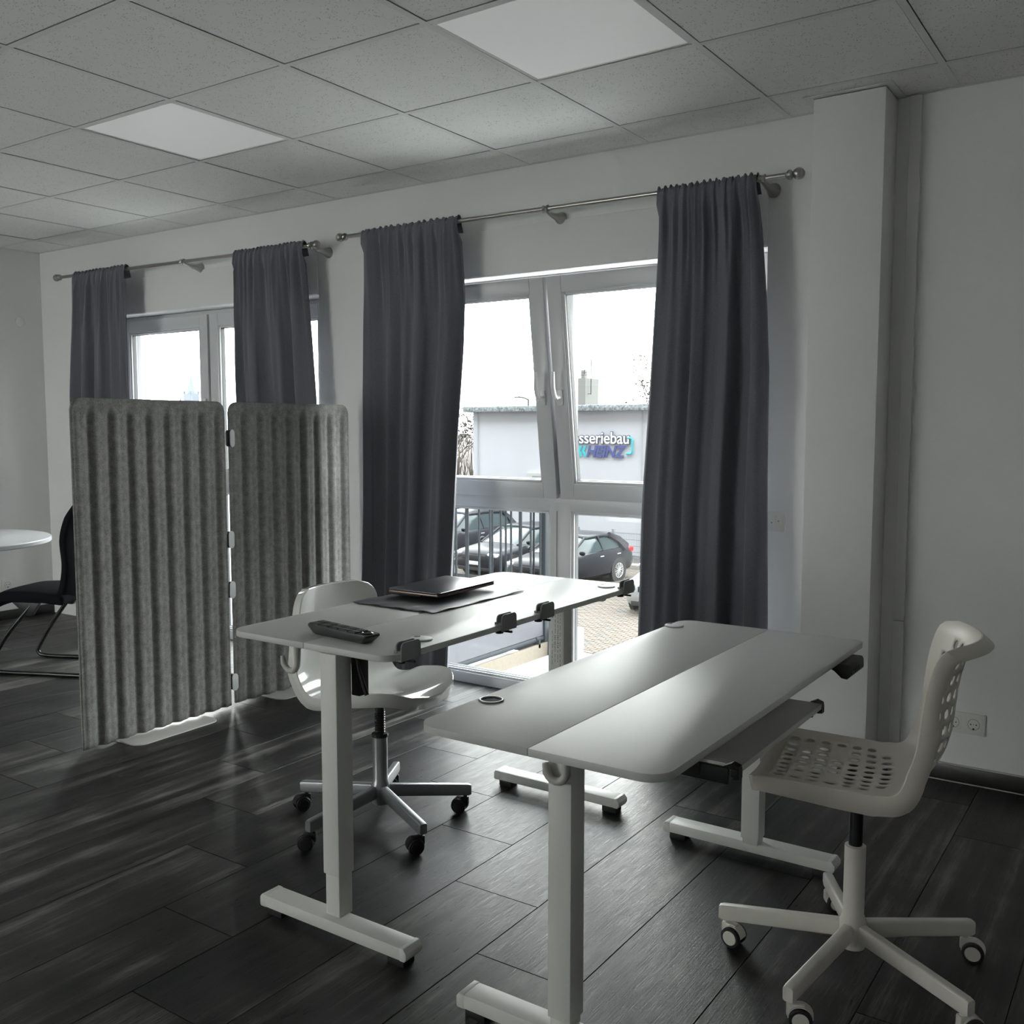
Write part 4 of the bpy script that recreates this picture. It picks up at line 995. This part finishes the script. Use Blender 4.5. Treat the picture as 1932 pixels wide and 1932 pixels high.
# cars
tyre = mat('tyre', (.02, .02, .02), .85); alloy = mat('alloy', (.62, .62, .62), .3, metal=.5); car_glass = mat('car_glass', (.03, .042, .045), .12, spec=.3)
lens = mat('headlamp', (.6, .62, .65), .1, spec=.8); redl = mat('tail_lamp', (.45, .02, .03), .2)
def car(label, loc, rz, paint, spec, cat='car'):
    """front at y=0, pointing to -y"""
    c = thing('car', label, cat, loc, rz, group='cars parked in the yard')
    Lc, Wc, hood, belt, roof, cowl, rf, rr, tail = spec; hw = Wc/2
    b = MB(); rings = []
    st = [(0, .80, .30, hood-.22), (.06, .88, .22, hood-.12), (.25, .95, .18, hood-.03), (.6, .99, .18, hood), (cowl, 1.0, .18, belt-.03), (rf, 1.0, .18, belt), (rr-.3, 1.0, .18, belt+.02), (rr+.2, .98, .19, belt+.03), (Lc-.25, .95, .22, belt+.01), (Lc-.05, .88, .28, belt-.10), (Lc, .80, .34, belt-.22)]
    for y, w, zb, zs in st:
        w = hw*w; mid = (zb+zs)/2
        half = [(w*.80, zb), (w*.96, zb+.10), (w, mid), (w*.985, zs-.14), (w*.93, zs-.035), (w*.80, zs+.0), (w*.4, zs+.035)]
        pts = half + [(0, zs+.042)] + [(-x, z) for x, z in reversed(half)] + [(0, zb)]
        rings.append([b.bm.verts.new((x, y, z)) for x, z in pts])
    for r0, r1 in zip(rings, rings[1:]):
        n = len(r0)
        for k in range(n): b.bm.faces.new((r0[k], r0[(k+1) % n], r1[(k+1) % n], r1[k]))
    b.bm.faces.new(rings[0]); b.bm.faces.new(rings[-1])
    body = b.build('body', paint, c, smooth=48)
    def loft(name, m, st2, inset=0, par=c):
        b = MB(); rg = []
        for y, z0, w0, z1, w1 in st2:
            half = [(w0-inset, z0), ((w0*.45+w1*.55)-inset, z0*.45+z1*.55), (w1-inset, z1-.05), (w1*.86, z1-.008), (w1*.4, z1+.01)]
            pts = half + [(-x, z) for x, z in reversed(half)]
            rg.append([b.bm.verts.new((x, y, z)) for x, z in pts])
        for r0, r1 in zip(rg, rg[1:]):
            n = len(r0)
            for k in range(n): b.bm.faces.new((r0[k], r0[(k+1) % n], r1[(k+1) % n], r1[k]))
        b.bm.faces.new(rg[0]); b.bm.faces.new(rg[-1]); return b.build(name, m, par, smooth=40)
    bw, rw = hw*.90, hw*.66
    loft('windows', car_glass, [(cowl-.05, belt-.06, bw*.86, belt+.0, bw*.80), (rf-.1, belt-.03, bw, roof-.055, rw), ((rf+rr)/2, belt, bw, roof-.02, rw*1.02), (rr, belt+.01, bw*.985, roof-.06, rw*.98), (tail-.02, belt+.01, bw*.90, belt+.10, bw*.84)])
    b = MB()                                    # roof skin
    rg = []
    for y, z, w in ((rf-.10, roof-.045, rw*.96), (rf+.15, roof-.012, rw), ((rf+rr)/2, roof+.002, rw*1.03), (rr-.05, roof-.035, rw*1.0), (rr+.22, roof-.085, rw*.92)):
        rg.append([b.bm.verts.new((x*w, y, z-dz)) for x, dz in ((-1.06, .085), (-1.0, .03), (-.85, 0), (-.4, -.02), (0, -.025), (.4, -.02), (.85, 0), (1.0, .03), (1.06, .085))])
    for r0, r1 in zip(rg, rg[1:]):
        for k in range(8): b.bm.faces.new((r0[k], r0[k+1], r1[k+1], r1[k]))
    rp_ = b.build('roof', paint, c, smooth=50); md = rp_.modifiers.new('t', 'SOLIDIFY'); md.thickness = .02
    for s_ in (-1, 1):
        MB().tube([(s_*bw*.90, cowl-.02, belt-.02), (s_*(rw+.02), rf-.06, roof-.06)], .035, 8).build('front_pillar', paint, c)
        xm, zm = s_*(bw+.004), belt
        MB().tube([(s_*bw, rf+.62, belt-.02), (s_*(rw+.03), rf+.55, roof-.05)], .036, 8).build('door_pillar', paint, c)
        MB().tube([(s_*bw*.98, tail-.32, belt-.04), (s_*(bw*.80), (rr+tail)/2-.12, (belt+roof)/2-.02), (s_*(rw+.02), rr-.12, roof-.07)], .11, 8, rads=[.17, .11, .07] if Lc > 4.5 else [.20, .15, .085]).build('rear_pillar', paint, c)
        MB().sphere((s_*(bw+.12), cowl+.28, belt+.04), .09, 10, (1.1, .7, .8)).build('mirror', paint, c)
        for y in (rf+.45, rf+1.35):
            MB().box(s_*hw*.985-.012, s_*hw*.985+.012, y-.09, y+.09, belt-.17, belt-.14, bev=.006).build('door_handle', alloy, c)
        MB().box(min(s_*hw*.55, s_*hw*.90), max(s_*hw*.55, s_*hw*.90), .035, .30, hood-.20, hood-.09, bev=.03).build('headlamp', lens, c)
        MB().box(min(s_*hw*.52, s_*hw*.93), max(s_*hw*.52, s_*hw*.93), Lc-.32, Lc-.045, belt-.18, belt-.03, bev=.03).build('tail_lamp', redl, c)
        for y in (.86, rr+.02):
            xw = s_*hw
            MB().cyl((xw-s_*.10, y, .315), (xw+s_*.006, y, .315), .385, seg=28).build('wheel_arch', tyre, c)
            w = MB().lathe((xw-s_*.02, y, .315), [(.225, s_*.012), (.30, s_*.028), (.315, s_*.0), (.315, -s_*.1)], 28, 'X', caps=False).build('tyre', tyre, c)
            b = MB().lathe((xw-s_*.02, y, .315), [(.200, s_*.022), (.225, s_*.034), (.225, s_*.0)], 28, 'X', caps=False).cyl((xw, y, .315), (xw+s_*.022, y, .315), .035, seg=12)
            for q in range(10):
                a = 2*PI*q/10
                for e_ in (-.13, .13):
                    b.tube([(xw+s_*.012, y+.03*math.cos(a), .315+.03*math.sin(a)), (xw+s_*.012, y+.215*math.cos(a+e_), .315+.215*math.sin(a+e_))], .009, 4)
            b.build('alloy_wheel', alloy, c)
    MB().box(-hw*.5, hw*.5, -.012, .06, hood-.30, hood-.16, bev=.015).build('grille', tyre, c)
    MB().box(-.26, .26, -.025, .0, .40, .51, bev=.005).build('number_plate', mat('plate_white', (.75, .75, .75), .4), c)
    MB().box(-hw*.7, hw*.7, -.005, .10, .22, .34, bev=.02).build('air_intake', tyre, c)
    return c
blackp = mat('car_black', (.020, .021, .025), .3, spec=.14); greyp = mat('car_anthracite', (.020, .021, .025), .3, spec=.14); bluep = mat('car_dark_blue', (.020, .021, .025), .3, spec=.14); silp = mat('car_silver', (.42, .44, .46), .25, metal=.4, coat=.6)
#              L     W    hood belt  roof cowl  rf   rr   tail
hatch = (4.30, 1.80, .86, .97, 1.44, 1.10, 2.00, 3.30, 4.08)
wagon = (4.70, 1.84, .86, .96, 1.45, 1.25, 2.15, 3.75, 4.45)
suv = (4.75, 1.90, .98, 1.10, 1.68, 1.20, 2.05, 3.95, 4.60)
r5 = math.radians(-5)
car('black hatchback with pale alloy wheels seen through the right pane', (-14.80, 18.45, G), r5, blackp, hatch)
car('dark saloon estate in the middle of the parked cars behind the railing bars', (-17.55, 19.7, G), r5, bluep, wagon)
car('anthracite tall estate farthest of the parked cars behind the railing', (-20.75, 20.6, G), r5, greyp, suv)
car('silver car showing only its front corner beside the right curtain', (-10.25, 17.2, G), math.radians(4), silp, hatch)
